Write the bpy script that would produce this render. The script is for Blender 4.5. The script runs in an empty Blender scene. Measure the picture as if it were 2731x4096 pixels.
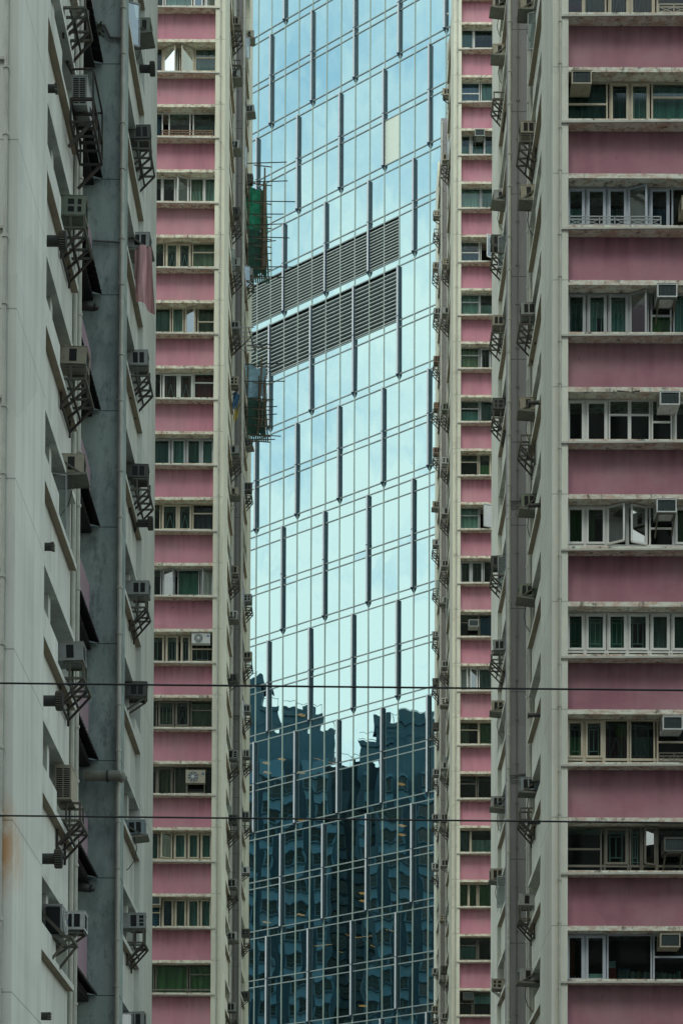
import bpy, bmesh, math, random
from mathutils import Vector, Matrix

random.seed(7)
scene = bpy.context.scene
COL = scene.collection
PI = math.pi

# ------------------------------------------------------------------ helpers
class MB:
    """collects boxes, bars, tubes and quads into ONE mesh object"""
    def __init__(self):
        self.v, self.f, self.m = [], [], []
    def quad(self, pts, m=0):
        i = len(self.v)
        self.v += [tuple(p) for p in pts]
        self.f.append(tuple(range(i, i + len(pts)))); self.m.append(m)
    def hexa(self, c, m=0):
        i = len(self.v)
        self.v += [tuple(p) for p in c]
        for q in ((0, 3, 2, 1), (4, 5, 6, 7), (0, 1, 5, 4), (1, 2, 6, 5), (2, 3, 7, 6), (3, 0, 4, 7)):
            self.f.append(tuple(i + k for k in q)); self.m.append(m)
    def box(self, x0, x1, y0, y1, z0, z1, m=0):
        x0, x1 = min(x0, x1), max(x0, x1); y0, y1 = min(y0, y1), max(y0, y1); z0, z1 = min(z0, z1), max(z0, z1)
        self.hexa([(x0, y0, z0), (x1, y0, z0), (x1, y1, z0), (x0, y1, z0),
                   (x0, y0, z1), (x1, y0, z1), (x1, y1, z1), (x0, y1, z1)], m)
    def bar(self, p, q, w=0.04, h=None, m=0):
        p, q = Vector(p), Vector(q); h = h or w
        d = (q - p).normalized()
        up = Vector((0, 0, 1)) if abs(d.z) < 0.9 else Vector((0, 1, 0))
        a = d.cross(up).normalized(); b = a.cross(d).normalized()
        a *= w / 2; b *= h / 2
        self.hexa([p - a - b, p + a - b, p + a + b, p - a + b, q - a - b, q + a - b, q + a + b, q - a + b], m)
    def tube(self, p, q, r, r2=None, n=10, m=0, caps=True):
        p, q = Vector(p), Vector(q); r2 = r if r2 is None else r2
        d = (q - p).normalized()
        up = Vector((0, 0, 1)) if abs(d.z) < 0.9 else Vector((0, 1, 0))
        a = d.cross(up).normalized(); b = a.cross(d).normalized()
        i = len(self.v)
        for c, rr in ((p, r), (q, r2)):
            for k in range(n):
                t = 2 * PI * k / n
                self.v.append(tuple(c + a * rr * math.cos(t) + b * rr * math.sin(t)))
        for k in range(n):
            k2 = (k + 1) % n
            self.f.append((i + k, i + k2, i + n + k2, i + n + k)); self.m.append(m)
        if caps:
            self.f.append(tuple(i + k for k in reversed(range(n)))); self.m.append(m)
            self.f.append(tuple(i + n + k for k in range(n))); self.m.append(m)
    def build(self, name, mats, parent=None, loc=None, smooth=False, recalc=True):
        if not isinstance(mats, (list, tuple)): mats = [mats]
        me = bpy.data.meshes.new(name)
        me.from_pydata(self.v, [], self.f)
        for mt in mats: me.materials.append(mt)
        me.polygons.foreach_set('material_index', self.m)
        if recalc:
            bm = bmesh.new(); bm.from_mesh(me)
            bmesh.ops.recalc_face_normals(bm, faces=bm.faces); bm.to_mesh(me); bm.free()
        if smooth:
            me.polygons.foreach_set('use_smooth', [True] * len(me.polygons))
        me.update()
        o = bpy.data.objects.new(name, me); COL.objects.link(o)
        if parent is not None: o.parent = parent
        if loc is not None: o.location = loc
        return o

def tag(o, label, cat, group=None, kind=None):
    if label: o['label'] = label
    if cat: o['category'] = cat
    if group: o['group'] = group
    if kind: o['kind'] = kind
    return o

def empty(name, loc, rz=0.0):
    o = bpy.data.objects.new(name, None); COL.objects.link(o)
    o.location = loc; o.rotation_euler = (0, 0, rz); o.empty_display_size = 0.3
    return o

def copy_tree(o, parent=None):
    c = o.copy(); COL.objects.link(c); c.parent = parent
    for ch in list(o.children): copy_tree(ch, c)
    return c

ORD = ['zeroth', 'first', 'second', 'third', 'fourth', 'fifth', 'sixth', 'seventh', 'eighth', 'ninth', 'tenth', 'eleventh',
       'twelfth', 'thirteenth', 'fourteenth', 'fifteenth', 'sixteenth', 'seventeenth', 'eighteenth', 'nineteenth', 'twentieth']

# ------------------------------------------------------------------ materials
def nt_new(name):
    m = bpy.data.materials.new(name); m.use_nodes = True
    nt = m.node_tree
    return m, nt, nt.nodes['Principled BSDF']
def N(nt, t, **kw):
    n = nt.nodes.new(t)
    for k, v in kw.items(): setattr(n, k, v)
    return n
def L(nt, a, b): nt.links.new(a, b)
def math_n(nt, op, a, b=None, clamp=False):
    n = N(nt, 'ShaderNodeMath', operation=op); n.use_clamp = clamp
    for i, v in enumerate((a, b)):
        if v is None: continue
        if isinstance(v, (int, float)): n.inputs[i].default_value = v
        else: L(nt, v, n.inputs[i])
    return n.outputs[0]
def noise_n(nt, vec, scale, detail=4, rough=0.55, sc=(1, 1, 1), loc=(0, 0, 0)):
    mp = N(nt, 'ShaderNodeMapping'); mp.inputs['Scale'].default_value = sc; mp.inputs['Location'].default_value = loc
    L(nt, vec, mp.inputs['Vector'])
    n = N(nt, 'ShaderNodeTexNoise'); n.inputs['Scale'].default_value = scale
    n.inputs['Detail'].default_value = detail; n.inputs['Roughness'].default_value = rough
    L(nt, mp.outputs[0], n.inputs['Vector'])
    return n.outputs['Fac']
def ramp_n(nt, fac, lo, hi, a=0.0, b=1.0):
    n = N(nt, 'ShaderNodeMapRange'); n.inputs['From Min'].default_value = lo; n.inputs['From Max'].default_value = hi
    n.inputs['To Min'].default_value = a; n.inputs['To Max'].default_value = b
    L(nt, fac, n.inputs['Value'])
    return n.outputs[0]
def mix_n(nt, fac, a, b, blend='MIX'):
    n = N(nt, 'ShaderNodeMix', data_type='RGBA', blend_type=blend)
    if isinstance(fac, (int, float)): n.inputs[0].default_value = fac
    else: L(nt, fac, n.inputs[0])
    for i, v in ((6, a), (7, b)):
        if isinstance(v, tuple): n.inputs[i].default_value = (v[0], v[1], v[2], 1)
        else: L(nt, v, n.inputs[i])
    return n.outputs[2]
def bump_n(nt, h, strength, dist, bsdf):
    b = N(nt, 'ShaderNodeBump'); b.inputs['Strength'].default_value = strength; b.inputs['Distance'].default_value = dist
    L(nt, h, b.inputs['Height']); L(nt, b.outputs[0], bsdf.inputs['Normal'])

def plain(name, col, rough=0.7, metal=0.0, var=0.25, scale=3.0):
    """painted / bare surface with weathering noise"""
    m, nt, b = nt_new(name)
    tc = N(nt, 'ShaderNodeTexCoord')
    f = ramp_n(nt, noise_n(nt, tc.outputs['Object'], scale, 6, 0.65), 0.3, 0.72)
    dark = tuple(c * (1 - var) for c in col)
    L(nt, mix_n(nt, f, dark, tuple(col)), b.inputs['Base Color'])
    b.inputs['Roughness'].default_value = rough; b.inputs['Metallic'].default_value = metal
    return m

def wall_mat(name, col, g0=None, fh=2.865, streak=0.3, grime=(0.20, 0.19, 0.16), groovedark=0.45, blotch=0.0, rust=0.0, spots=0.0, runs=0.0, patch=None, fade=0.0, fine=0.55, drip_shade=None):
    """painted render: vertical rain streaks, patchy weathering, cast grooves at floor level, grain"""
    m, nt, b = nt_new(name)
    tc = N(nt, 'ShaderNodeTexCoord'); o = tc.outputs['Object']
    s1 = ramp_n(nt, noise_n(nt, o, 1.0, 6, 0.6, (2.2, 2.2, 0.16)), 0.46, 0.78)
    s2 = ramp_n(nt, noise_n(nt, o, 1.0, 5, 0.6, (7.0, 7.0, 0.35), (3, 5, 1)), 0.52, 0.80)
    big = ramp_n(nt, noise_n(nt, o, 0.35, 5, 0.6), 0.25, 0.75, 0.86, 1.06)
    c = mix_n(nt, math_n(nt, 'MULTIPLY', s1, streak), tuple(col), grime)
    c = mix_n(nt, math_n(nt, 'MULTIPLY', s2, streak * fine), c, grime)
    # repainted rectangles a shade off
    vm0 = N(nt, 'ShaderNodeMapping'); vm0.inputs['Scale'].default_value = (0.55, 0.30, 0.42); L(nt, o, vm0.inputs['Vector'])
    vo = N(nt, 'ShaderNodeTexVoronoi', distance='CHEBYCHEV'); vo.inputs['Scale'].default_value = 1.0; vo.inputs['Randomness'].default_value = 0.8; L(nt, vm0.outputs[0], vo.inputs['Vector'])
    sepc = N(nt, 'ShaderNodeSeparateColor'); L(nt, vo.outputs['Color'], sepc.inputs[0])
    big = math_n(nt, 'MULTIPLY', big, ramp_n(nt, sepc.outputs[0], 0, 1, 0.93, 1.05))
    sc = N(nt, 'ShaderNodeVectorMath', operation='SCALE'); L(nt, c, sc.inputs[0]); L(nt, big, sc.inputs['Scale'])
    c = sc.outputs[0]
    if blotch:
        bl = ramp_n(nt, noise_n(nt, o, 0.9, 8, 0.7, (1, 1, 0.55), (9, 2, 4)), 0.45, 0.66, 0, blotch)
        c = mix_n(nt, bl, c, (0.12, 0.16, 0.155))
        b2 = ramp_n(nt, noise_n(nt, o, 3.6, 8, 0.75, (1, 1, 0.4), (2, 2, 8)), 0.52, 0.66, 0, blotch * .8)
        c = mix_n(nt, b2, c, (0.07, 0.09, 0.088))
    if rust:
        r = ramp_n(nt, noise_n(nt, o, 1.4, 7, 0.7, (1, 1, 1.6), (4, 1, 7)), 0.56, 0.70, 0, rust)
        c = mix_n(nt, r, c, (0.26, 0.13, 0.06))
    if drip_shade is not None:                                   # sill shade painted darker towards the panel top, broken into drip streaks
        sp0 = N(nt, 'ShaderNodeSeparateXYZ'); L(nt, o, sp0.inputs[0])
        fz = math_n(nt, 'FRACT', math_n(nt, 'DIVIDE', math_n(nt, 'SUBTRACT', sp0.outputs['Z'], drip_shade), fh))
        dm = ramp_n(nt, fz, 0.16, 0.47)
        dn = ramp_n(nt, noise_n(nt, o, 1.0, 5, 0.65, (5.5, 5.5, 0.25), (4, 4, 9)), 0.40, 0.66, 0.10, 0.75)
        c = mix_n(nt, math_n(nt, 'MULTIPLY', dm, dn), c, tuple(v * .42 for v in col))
    if fade:
        fd = ramp_n(nt, noise_n(nt, o, 0.55, 4, 0.6, (1, 1, 1.3), (6, 6, 1)), 0.42, 0.68, 0, fade)
        c = mix_n(nt, fd, c, (0.42, 0.30, 0.30))
    if runs:
        rn = ramp_n(nt, noise_n(nt, o, 1.0, 3, 0.5, (17, 17, 0.28), (1, 7, 2)), 0.66, 0.72, 0, runs)
        c = mix_n(nt, rn, c, (0.10, 0.095, 0.08))
    if patch:
        vm = N(nt, 'ShaderNodeMapping'); vm.inputs['Location'].default_value = (-patch[0] * 4, 0, -patch[1] * 1.5); vm.inputs['Scale'].default_value = (4, 0.9, 1.5)
        L(nt, o, vm.inputs['Vector']); ln = N(nt, 'ShaderNodeVectorMath', operation='LENGTH'); L(nt, vm.outputs[0], ln.inputs[0])
        near = ramp_n(nt, ln.outputs['Value'], 0.35, 1.5, 1.0, 0.0)
        pr = math_n(nt, 'MULTIPLY', near, ramp_n(nt, noise_n(nt, o, 3.0, 6, .65, (1, 1, .6)), .30, .52), True)
        c = mix_n(nt, math_n(nt, 'MULTIPLY', pr, 0.9), c, (0.50, 0.25, 0.09))
    if spots:
        sp = ramp_n(nt, noise_n(nt, o, 2.6, 2, 0.5, (1.2, 1.2, 0.8), (2, 8, 3)), 0.70, 0.78, 0, spots)
        c = mix_n(nt, sp, c, (0.10, 0.03, 0.04))
    if g0 is not None:
        sep = N(nt, 'ShaderNodeSeparateXYZ'); L(nt, o, sep.inputs[0])
        fr = math_n(nt, 'FRACT', math_n(nt, 'DIVIDE', math_n(nt, 'SUBTRACT', sep.outputs['Z'], g0 - 0.011), fh))
        ln = math_n(nt, 'LESS_THAN', fr, 0.0085)
        c = mix_n(nt, math_n(nt, 'MULTIPLY', ln, groovedark), c, (0.02, 0.025, 0.03))
    L(nt, c, b.inputs['Base Color'])
    b.inputs['Roughness'].default_value = 0.85
    bump_n(nt, noise_n(nt, o, 30, 4, 0.6), 0.25, 0.01, b)
    return m

def edge_mat(name, col, peel=0.7):
    """concrete ledge edge: peeling paint, rust runs, black mould"""
    m, nt, b = nt_new(name)
    tc = N(nt, 'ShaderNodeTexCoord'); o = tc.outputs['Object']
    p = ramp_n(nt, noise_n(nt, o, 3.2, 8, 0.75, (1, 1, 2.5)), 0.45, 0.58, 0, peel)
    k = ramp_n(nt, noise_n(nt, o, 5.5, 6, 0.7, (1, 1, 0.6), (5, 3, 2)), 0.54, 0.64, 0, 0.8)
    c = mix_n(nt, p, tuple(col), (0.44, 0.25, 0.17))
    c = mix_n(nt, k, c, (0.06, 0.05, 0.045))
    L(nt, c, b.inputs['Base Color']); b.inputs['Roughness'].default_value = 0.85
    return m

def metal_rust(name, col, amt=0.5):
    m, nt, b = nt_new(name)
    tc = N(nt, 'ShaderNodeTexCoord'); o = tc.outputs['Object']
    r = ramp_n(nt, noise_n(nt, o, 6, 6, 0.7), 0.45, 0.65, 0, amt)
    L(nt, mix_n(nt, r, tuple(col), (0.13, 0.06, 0.03)), b.inputs['Base Color'])
    b.inputs['Roughness'].default_value = 0.65
    return m

def glass_mat(name, tint=(0.44, 0.62, 0.58), refl=0.035):
    m, nt, b = nt_new(name); nt.nodes.remove(b)
    out = nt.nodes['Material Output']
    tr = N(nt, 'ShaderNodeBsdfTransparent'); tr.inputs[0].default_value = (*tint, 1)
    gl = N(nt, 'ShaderNodeBsdfGlossy'); gl.inputs['Color'].default_value = (0.9, 0.95, 0.95, 1); gl.inputs['Roughness'].default_value = 0.03
    fr = N(nt, 'ShaderNodeFresnel'); fr.inputs[0].default_value = 1.5
    f = math_n(nt, 'ADD', fr.outputs[0], refl - 0.04, True)
    mx = N(nt, 'ShaderNodeMixShader'); L(nt, f, mx.inputs[0]); L(nt, tr.outputs[0], mx.inputs[1]); L(nt, gl.outputs[0], mx.inputs[2])
    L(nt, mx.outputs[0], out.inputs[0])
    return m

def curtain_mat(name, col, stripes=0.0):
    m, nt, b = nt_new(name)
    tc = N(nt, 'ShaderNodeTexCoord'); o = tc.outputs['Object']
    f = ramp_n(nt, noise_n(nt, o, 9, 3, 0.5, (1, 1, 0.08)), 0.35, 0.7)
    c = mix_n(nt, f, tuple(v * 0.5 for v in col), tuple(col))
    if stripes:
        sep = N(nt, 'ShaderNodeSeparateXYZ'); L(nt, o, sep.inputs[0])
        fr = math_n(nt, 'FRACT', math_n(nt, 'MULTIPLY', sep.outputs['Z'], stripes))
        c = mix_n(nt, math_n(nt, 'LESS_THAN', fr, 0.35), c, tuple(v * 0.35 for v in col))
    L(nt, c, b.inputs['Base Color']); b.inputs['Roughness'].default_value = 0.9
    return m

CREAM = (0.60, 0.60, 0.485)
M = {}
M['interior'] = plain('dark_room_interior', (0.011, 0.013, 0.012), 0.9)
M['glass'] = glass_mat('window_glass')
M['sash_glass'] = glass_mat('open_sash_glass', (0.5, 0.62, 0.62), 0.20)
M['alu'] = plain('anodised_window_frame', (0.34, 0.36, 0.36), 0.5, 0.0, 0.15)
M['white_frame'] = plain('white_window_frame', (0.62, 0.63, 0.60), 0.5, 0.0, 0.15)
M['blue_frame'] = plain('grey_blue_window_frame', (0.40, 0.44, 0.49), 0.5, 0.0, 0.12)
M['beige_frame'] = plain('cream_window_frame', (0.50, 0.45, 0.34), 0.6, 0.0, 0.25)
M['dark_frame'] = plain('dull_bronze_window_frame', (0.15, 0.14, 0.11), 0.6, 0.0, 0.3)
M['grille'] = plain('painted_window_grille', (0.42, 0.46, 0.43), 0.6)
M['dark_pane'] = plain('side_window_pane', (0.020, 0.032, 0.030), 0.12)
M['pipe'] = plain('painted_drain_pipe', (0.50, 0.50, 0.43), 0.55, 0, 0.3)
M['pipe_dark'] = plain('blackened_pipe', (0.035, 0.035, 0.032), 0.6)
M['black'] = plain('black_ribbed_sheet', (0.010, 0.010, 0.010), 0.85)
M['canopy'] = plain('dark_corrugated_sheet', (0.016, 0.014, 0.014), 0.8, 0, 0.5)
M['rack'] = metal_rust('black_rack_steel', (0.022, 0.024, 0.021), 0.35)
M['rack_light'] = metal_rust('weathered_rack_steel', (0.10, 0.105, 0.08), 0.45)
M['tray'] = metal_rust('galvanised_tray', (0.20, 0.21, 0.17), 0.4)
M['slot'] = plain('vent_opening', (0.012, 0.013, 0.012), 0.8)
M['coil'] = plain('condenser_coil_fins', (0.05, 0.075, 0.075), 0.6)
for nm, c in (('beige', (0.36, 0.33, 0.25)), ('grey', (0.33, 0.35, 0.33)), ('white', (0.55, 0.57, 0.55)), ('green', (0.21, 0.25, 0.19)),
              ('dark', (0.085, 0.09, 0.08)), ('blue', (0.27, 0.33, 0.35)), ('rust', (0.25, 0.15, 0.085))):
    M['ac_' + nm] = metal_rust('casing_' + nm, c, 0.25 if nm != 'rust' else 0.8)
CURT = {'teal': (0.22, 0.36, 0.34), 'green': (0.19, 0.28, 0.10), 'beige': (0.42, 0.36, 0.24), 'white': (0.60, 0.62, 0.58), 'red': (0.22, 0.012, 0.025),
        'blue': (0.06, 0.16, 0.30), 'purple': (0.08, 0.05, 0.08), 'grey': (0.26, 0.28, 0.27), 'brown': (0.14, 0.10, 0.06), 'mint': (0.50, 0.62, 0.54),
        'orange': (0.45, 0.08, 0.02), 'pink': (0.5, 0.12, 0.2), 'yellow': (0.45, 0.40, 0.08), 'lace': (0.50, 0.55, 0.50)}
for k, c in CURT.items(): M['c_' + k] = curtain_mat('curtain_' + k, c)
M['blind'] = curtain_mat('green_slatted_blind', (0.16, 0.32, 0.24), 28.0)
M['blind_blue'] = curtain_mat('blue_slatted_blind', (0.05, 0.18, 0.32), 9.0)

M['conduit'] = plain('grey_conduit', (.16, .16, .15), .6, 0, .4)
# ------------------------------------------------------------------ apartment towers
DEPTH = 24.5          # side wall length
S = 0.53              # depth of the side window recess
R = 0.40              # recess of panels and windows behind pilasters and ledges
PW = 0.42             # pilaster width
H_TOWER = 77.0

class Tower:
    def __init__(self, key, label, X, Y, s, g0, fh, k0, k1, bay, well_col, cream=CREAM, pink=(0.45, 0.21, 0.255), streak=0.3, rust=0.0, stained=0.0):
        self.key, self.s, self.g0, self.fh, self.k0, self.k1, self.bay = key, s, g0, fh, k0, k1, bay
        self.root = tag(empty('apartment_tower', (X, Y, 0)), label, 'apartment tower', 'pink and cream apartment towers')
        self.X, self.Y = X, Y
        self.mw = wall_mat('painted_wall_' + key, cream, g0, fh, streak, rust=rust, patch=(-0.2, 10.15) if key == 'a' else None)
        self.mp = wall_mat('painted_spandrel_' + key, cream, None, fh, streak * 1.25, rust=rust, runs=0.6)
        self.mpink = wall_mat('pink_panel_' + key, pink, None, fh, 0.40, tuple(c * .5 for c in pink), spots=0.6, fade=0.35, fine=0.1, drip_shade=g0)
        self.medge = edge_mat('ledge_edge_' + key, tuple(c * 1.0 for c in cream))
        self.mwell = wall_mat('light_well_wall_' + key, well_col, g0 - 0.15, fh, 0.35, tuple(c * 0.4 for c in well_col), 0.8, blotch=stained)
        self.soff = plain('ledge_soffit_' + key, (0.34, 0.28, 0.20), 0.9)
        self.top = H_TOWER
    def B(self, mb, x0, x1, y0, y1, z0, z1, m=0): mb.box(self.s * x0, self.s * x1, y0, y1, z0, z1, m)
    def P(self, x, y, z): return (self.s * x, y, z)
    def g(self, k): return self.g0 + k * self.fh
    def build(self):
        T, root, top = self, self.root, self.top
        bx = -PW - self.bay
        ks = range(self.k0, self.k1 + 1)
        zlo, zhi = T.g(self.k0) - self.fh, T.g(self.k1)
        # --- body
        w = MB()
        T.B(w, -14, -S, 1.4, 8.05, 0, top); T.B(w, -14, -S, 16.95, DEPTH - 0.45, 0, top)
        T.B(w, -14, -1.28, 8.05, 16.95, 0, top - 0.4)
        T.B(w, -14, bx, 0.02, 1.4, 0, top - 0.02)                   # rest of the front
        T.B(w, bx, -PW + 0.002, R, 1.4, 0, zlo); T.B(w, bx, -PW + 0.002, R, 1.4, zhi, top - 0.03)
        w.build('wall', T.mp, root)
        # --- corner piers with cast grooves
        p = MB()
        T.B(p, -PW, 0, 0, 3.33, 0, top + 0.3)
        T.B(p, -0.6, 0, DEPTH - 3.6, DEPTH, 0, top + 0.3)
        T.B(p, -0.6, -0.139, 7.8, 8.6, 0, top + 0.3)
        p.build('pier', T.mw, root)
        wl = MB()
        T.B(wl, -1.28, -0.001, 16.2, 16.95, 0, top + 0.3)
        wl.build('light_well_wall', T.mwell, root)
        # --- roof parapet
        rp = MB()
        T.B(rp, -13.9, -0.62, 1.5, 8.0, top, top + 0.25); T.B(rp, -13.9, -0.63, 17, DEPTH - 0.5, top, top + 0.25)
        rp.build('roof', T.mp, root)
        # --- front bay: pink panels, lintels, sills
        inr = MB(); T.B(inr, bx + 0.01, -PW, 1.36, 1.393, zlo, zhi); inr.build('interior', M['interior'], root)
        for k in ks:
            g = T.g(k)
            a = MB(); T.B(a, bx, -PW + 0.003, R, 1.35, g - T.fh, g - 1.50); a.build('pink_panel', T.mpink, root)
            a = MB(); T.B(a, bx, -PW, 0.002, 1.35, g - 0.125, g); a.build('lintel', T.medge, root)
            a = MB(); T.B(a, bx, -PW + 0.002, -0.035, R + 0.05, g - 1.50, g - 1.405); a.build('sill', T.medge, root)
        # --- side window strips
        for (y0, y1, near) in ((3.33, 7.8, True), (16.95, 20.9, False)):
            for k in ks:
                g = T.g(k)
                a = MB(); T.B(a, -S - 0.05, -0.14, y0, y1, g - T.fh - 0.02, g - 1.497); a.build('spandrel', T.mp, root)
                a = MB(); T.B(a, -S - 0.05, -0.025, y0, y1, g - 0.128, g - 0.002); a.build('lintel', T.mp, root)
                a = MB(); T.B(a, -S - 0.05, 0.004, y0, y1, g - 1.50, g - 1.38, 0)
                T.B(a, -S - 0.04, 0.0, y0 + 0.01, y1 - 0.01, g - 1.504, g - 1.499, 1)
                a.build('sill', [T.mp, T.soff], root)
                if near: ya, yb = y0 + 1.9, y1 - 0.3
                else: ya, yb = y0 + 0.35, y1 - 1.5
                a = MB()
                if near: T.B(a, -S - 0.05, 0.0, y0, y0 + 1.85, g - 1.38, g - 1.0)
                else: T.B(a, -S - 0.05, 0.0, y1 - 1.45, y1, g - 1.38, g - 1.0)
                a.build('infill_panel', T.mp, root)
                # window: frame with mullions, dark panes
                fr = MB(); pn = MB()
                wa, wb = (y0 + 0.1, y1 - 0.35) if near else (y0 + 0.15, y1 - 0.1)
                zt, zb = g - 0.13, g - 1.375
                fx0, fx1 = -S + 0.004, -S + 0.065
                T.B(fr, fx0, fx1, wa, wb, zt - 0.06, zt); T.B(fr, fx0, fx1, wa, wb, zb, zb + 0.06)
                n = 5
                for i in range(n + 1):
                    y = wa + (wb - wa - 0.05) * i / n
                    T.B(fr, fx0, fx1, y, y + 0.05, zb + 0.06, zt - 0.06)
                T.B(fr, fx0 + 0.003, fx1 + 0.30, wa + 0.02 + (1.55 if near else 2.2), wa + (1.85 if near else 2.5), zb, zt, 1)
                T.B(pn, -S + 0.002, -S + 0.03, wa, wb, zb, zt)
                f = fr.build('window', [random.choice([M['alu'], M['white_frame'], M['dark_frame']]), T.mp], root)
                pn.build('pane', M['dark_pane'], f)
                # an opened sash sticking out on some floors
                if random.random() < 0.22:
                    sa = MB(); yy = random.uniform(ya + 0.2, yb - 0.6)
                    hw = random.uniform(0.30, 0.5)
                    for (p0, p1) in (((0, zb + .08), (0, zt - .08)), ((hw, zb + .08), (hw, zt - .08)), ((0, zb + .08), (hw, zb + .08)), ((0, zt - .08), (hw, zt - .08))):
                        sa.bar(T.P(-R + .08 + p0[0], yy + p0[0] * .45, p0[1]), T.P(-R + .08 + p1[0], yy + p1[0] * .45, p1[1]), 0.035)
                    sa.quad([T.P(-R + .08, yy, zb + .08), T.P(-R + .08 + hw, yy + hw * .45, zb + .08), T.P(-R + .08 + hw, yy + hw * .45, zt - .08), T.P(-R + .08, yy, zt - .08)], 1)
                    sa.build('sash', [M['alu'], M['sash_glass']], f)
        # --- drain pipes
        dp = MB()
        dp.tube(T.P(-0.20, -0.045, 0), T.P(-0.20, -0.045, top), 0.034, n=8)
        dp.tube(T.P(-0.05, 16.13, 0), T.P(-0.05, 16.13, top), 0.055, n=8)
        dp.tube(T.P(-0.06, 8.40, 0), T.P(-0.06, 8.40, top), 0.05, n=8)
        dp.tube(T.P(-0.09, 7.95, 0), T.P(-0.09, 7.95, top), 0.05, n=8)
        for k in range(self.k0 - 1, self.k1 + 2):
            g = T.g(k)
            for (x, y, r) in ((-0.20, -0.045, 0.05), (-0.05, 16.13, 0.075), (-0.06, 8.40, 0.07)):
                dp.tube(T.P(x, y, g + 0.05), T.P(x, y, g + 0.11), r, n=8)
                dp.tube(T.P(x, y, g - 1.68), T.P(x, y, g - 1.63), r, n=8)
            dp.bar(T.P(-0.21, -0.03, g - 1.50), T.P(bx + 0.3, -0.06, g - 1.46), 0.05, 0.05)
        dp.build('drain_pipe', M['pipe'], root)
        cd = MB()
        if self.key != 'a': cd.tube(T.P(-0.34, 16.17, 0), T.P(-0.34, 16.17, top), 0.022, n=6)
        for k in range(self.k0 - 1, self.k1 + 2):
            for dz in ((0.25, -1.1) if self.key != 'a' else ()): cd.bar(T.P(-0.39, 16.175, T.g(k) + dz), T.P(-0.29, 16.175, T.g(k) + dz), 0.05)
        if self.key != 'a':
            for z in ((21.3, 30.7) if self.key == 'c' else (34.0, 47.0)):
                cd.tube(T.P(-1.1, 16.15, z), T.P(0.02, 16.12, z + .02), .025, n=6); cd.tube(T.P(-1.1, 16.15, z + .28), T.P(-0.06, 16.12, z + .16), .035, n=6)
        else:
            pts = [(-.70, 34.25), (-.50, 34.25), (-.36, 33.95), (-.05, 33.93)]
            for p0, p1 in zip(pts, pts[1:]): cd.tube(T.P(p0[0], 16.14, p0[1]), T.P(p1[0], 16.14, p1[1]), .035, n=8)
            cd.tube(T.P(-.75, 16.15, 28.92), T.P(-.08, 16.12, 28.86), .025, n=6)
        cd.build('conduit', M['conduit'], root)

    # --- a front window. panels: (u0, u1, kind, inside, grille) measured from the pilaster, metres
    def window(self, k, frame, panels, low=0.0, ztop=-0.13, zbot=-1.40):
        T, root = self, self.root
        g = T.g(k); zt, zb = g + ztop, g + zbot
        u2 = max(p[1] for p in panels); panels = list(panels)
        while u2 < T.bay - 0.35:                              # the window band runs on to the next pilaster
            w2 = min(0.62, T.bay - u2); j = len(panels) + k
            panels.append((u2, u2 + w2, 'ctf'[j % 3], [None, 'grey', 'beige', None, 'teal'][j % 5], j % 2)); u2 += w2
        X = lambda u: -PW - u
        fr, gr = MB(), MB(); panes = []; cu = []
        y0, y1 = R + 0.045, R + 0.10
        if low: zb2 = zb + low
        else: zb2 = zb
        T.B(fr, X(0), X(u2), y0, y1, zt - 0.045, zt); T.B(fr, X(0), X(u2), y0, y1, zb, zb + 0.05)
        if low:
            T.B(fr, X(0), X(u2), y0 - 0.002, y1, zb2 - 0.03, zb2 + 0.03)
            panes.append([T.P(X(0), y0 + .03, zb), T.P(X(u2), y0 + .03, zb), T.P(X(u2), y0 + .03, zb2), T.P(X(0), y0 + .03, zb2)])
        sashes = []
        for (a, b, kind, inside, grille) in panels:
            T.B(fr, X(a), X(a + 0.045), y0 + .001, y1, zb + .05, zt - .045); T.B(fr, X(b - 0.045), X(b), y0 + .001, y1, zb + .05, zt - .045)
            za, zc = zb2 + 0.04, zt - 0.05
            ia, ib = a + 0.045, b - 0.045
            if kind in ('c', 'o+', 'o-', 'v'):
                pass
            if kind == 'c':                                   # casement: second, thicker frame
                yy0 = y0 - 0.03
                T.B(fr, X(ia - .01), X(ia + .045), yy0, y1 - .01, za, zc); T.B(fr, X(ib - .045), X(ib + .01), yy0, y1 - .01, za, zc)
                T.B(fr, X(ia + .045), X(ib - .045), yy0 + .001, y1 - .011, zc - .055, zc); T.B(fr, X(ia + .045), X(ib - .045), yy0 + .001, y1 - .011, za, za + .055)
            if kind in ('t', 'T'):                             # transom light above
                zz = zc - (0.36 if kind == 't' else 0.55)
                T.B(fr, X(ia), X(ib), y0 + .002, y1 - .002, zz - .025, zz + .025)
            if kind in ('o+', 'o-'):                           # opened sash hinged at one side
                s = MB(); hinge, sw = (ia, ib - ia) if kind == 'o+' else (ib, -(ib - ia))
                ang = random.uniform(0.38, 0.62)
                pt = lambda t, z: T.P(X(hinge + sw * t * math.cos(ang)), y0 - 0.01 - abs(sw) * t * math.sin(ang), z)
                for (t0, z0, t1, z1) in ((0, za, 0, zc), (1, za, 1, zc), (0, za, 1, za), (0, zc, 1, zc)):
                    s.bar(pt(t0, z0), pt(t1, z1), 0.05)
                s.quad([pt(0, za), pt(1, za), pt(1, zc), pt(0, zc)], 1)
                sashes.append(s)
            elif kind != 'x':
                panes.append([T.P(X(ia), y0 + .03, za - .04), T.P(X(ib), y0 + .03, za - .04), T.P(X(ib), y0 + .03, zc + .03), T.P(X(ia), y0 + .03, zc + .03)])
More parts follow.
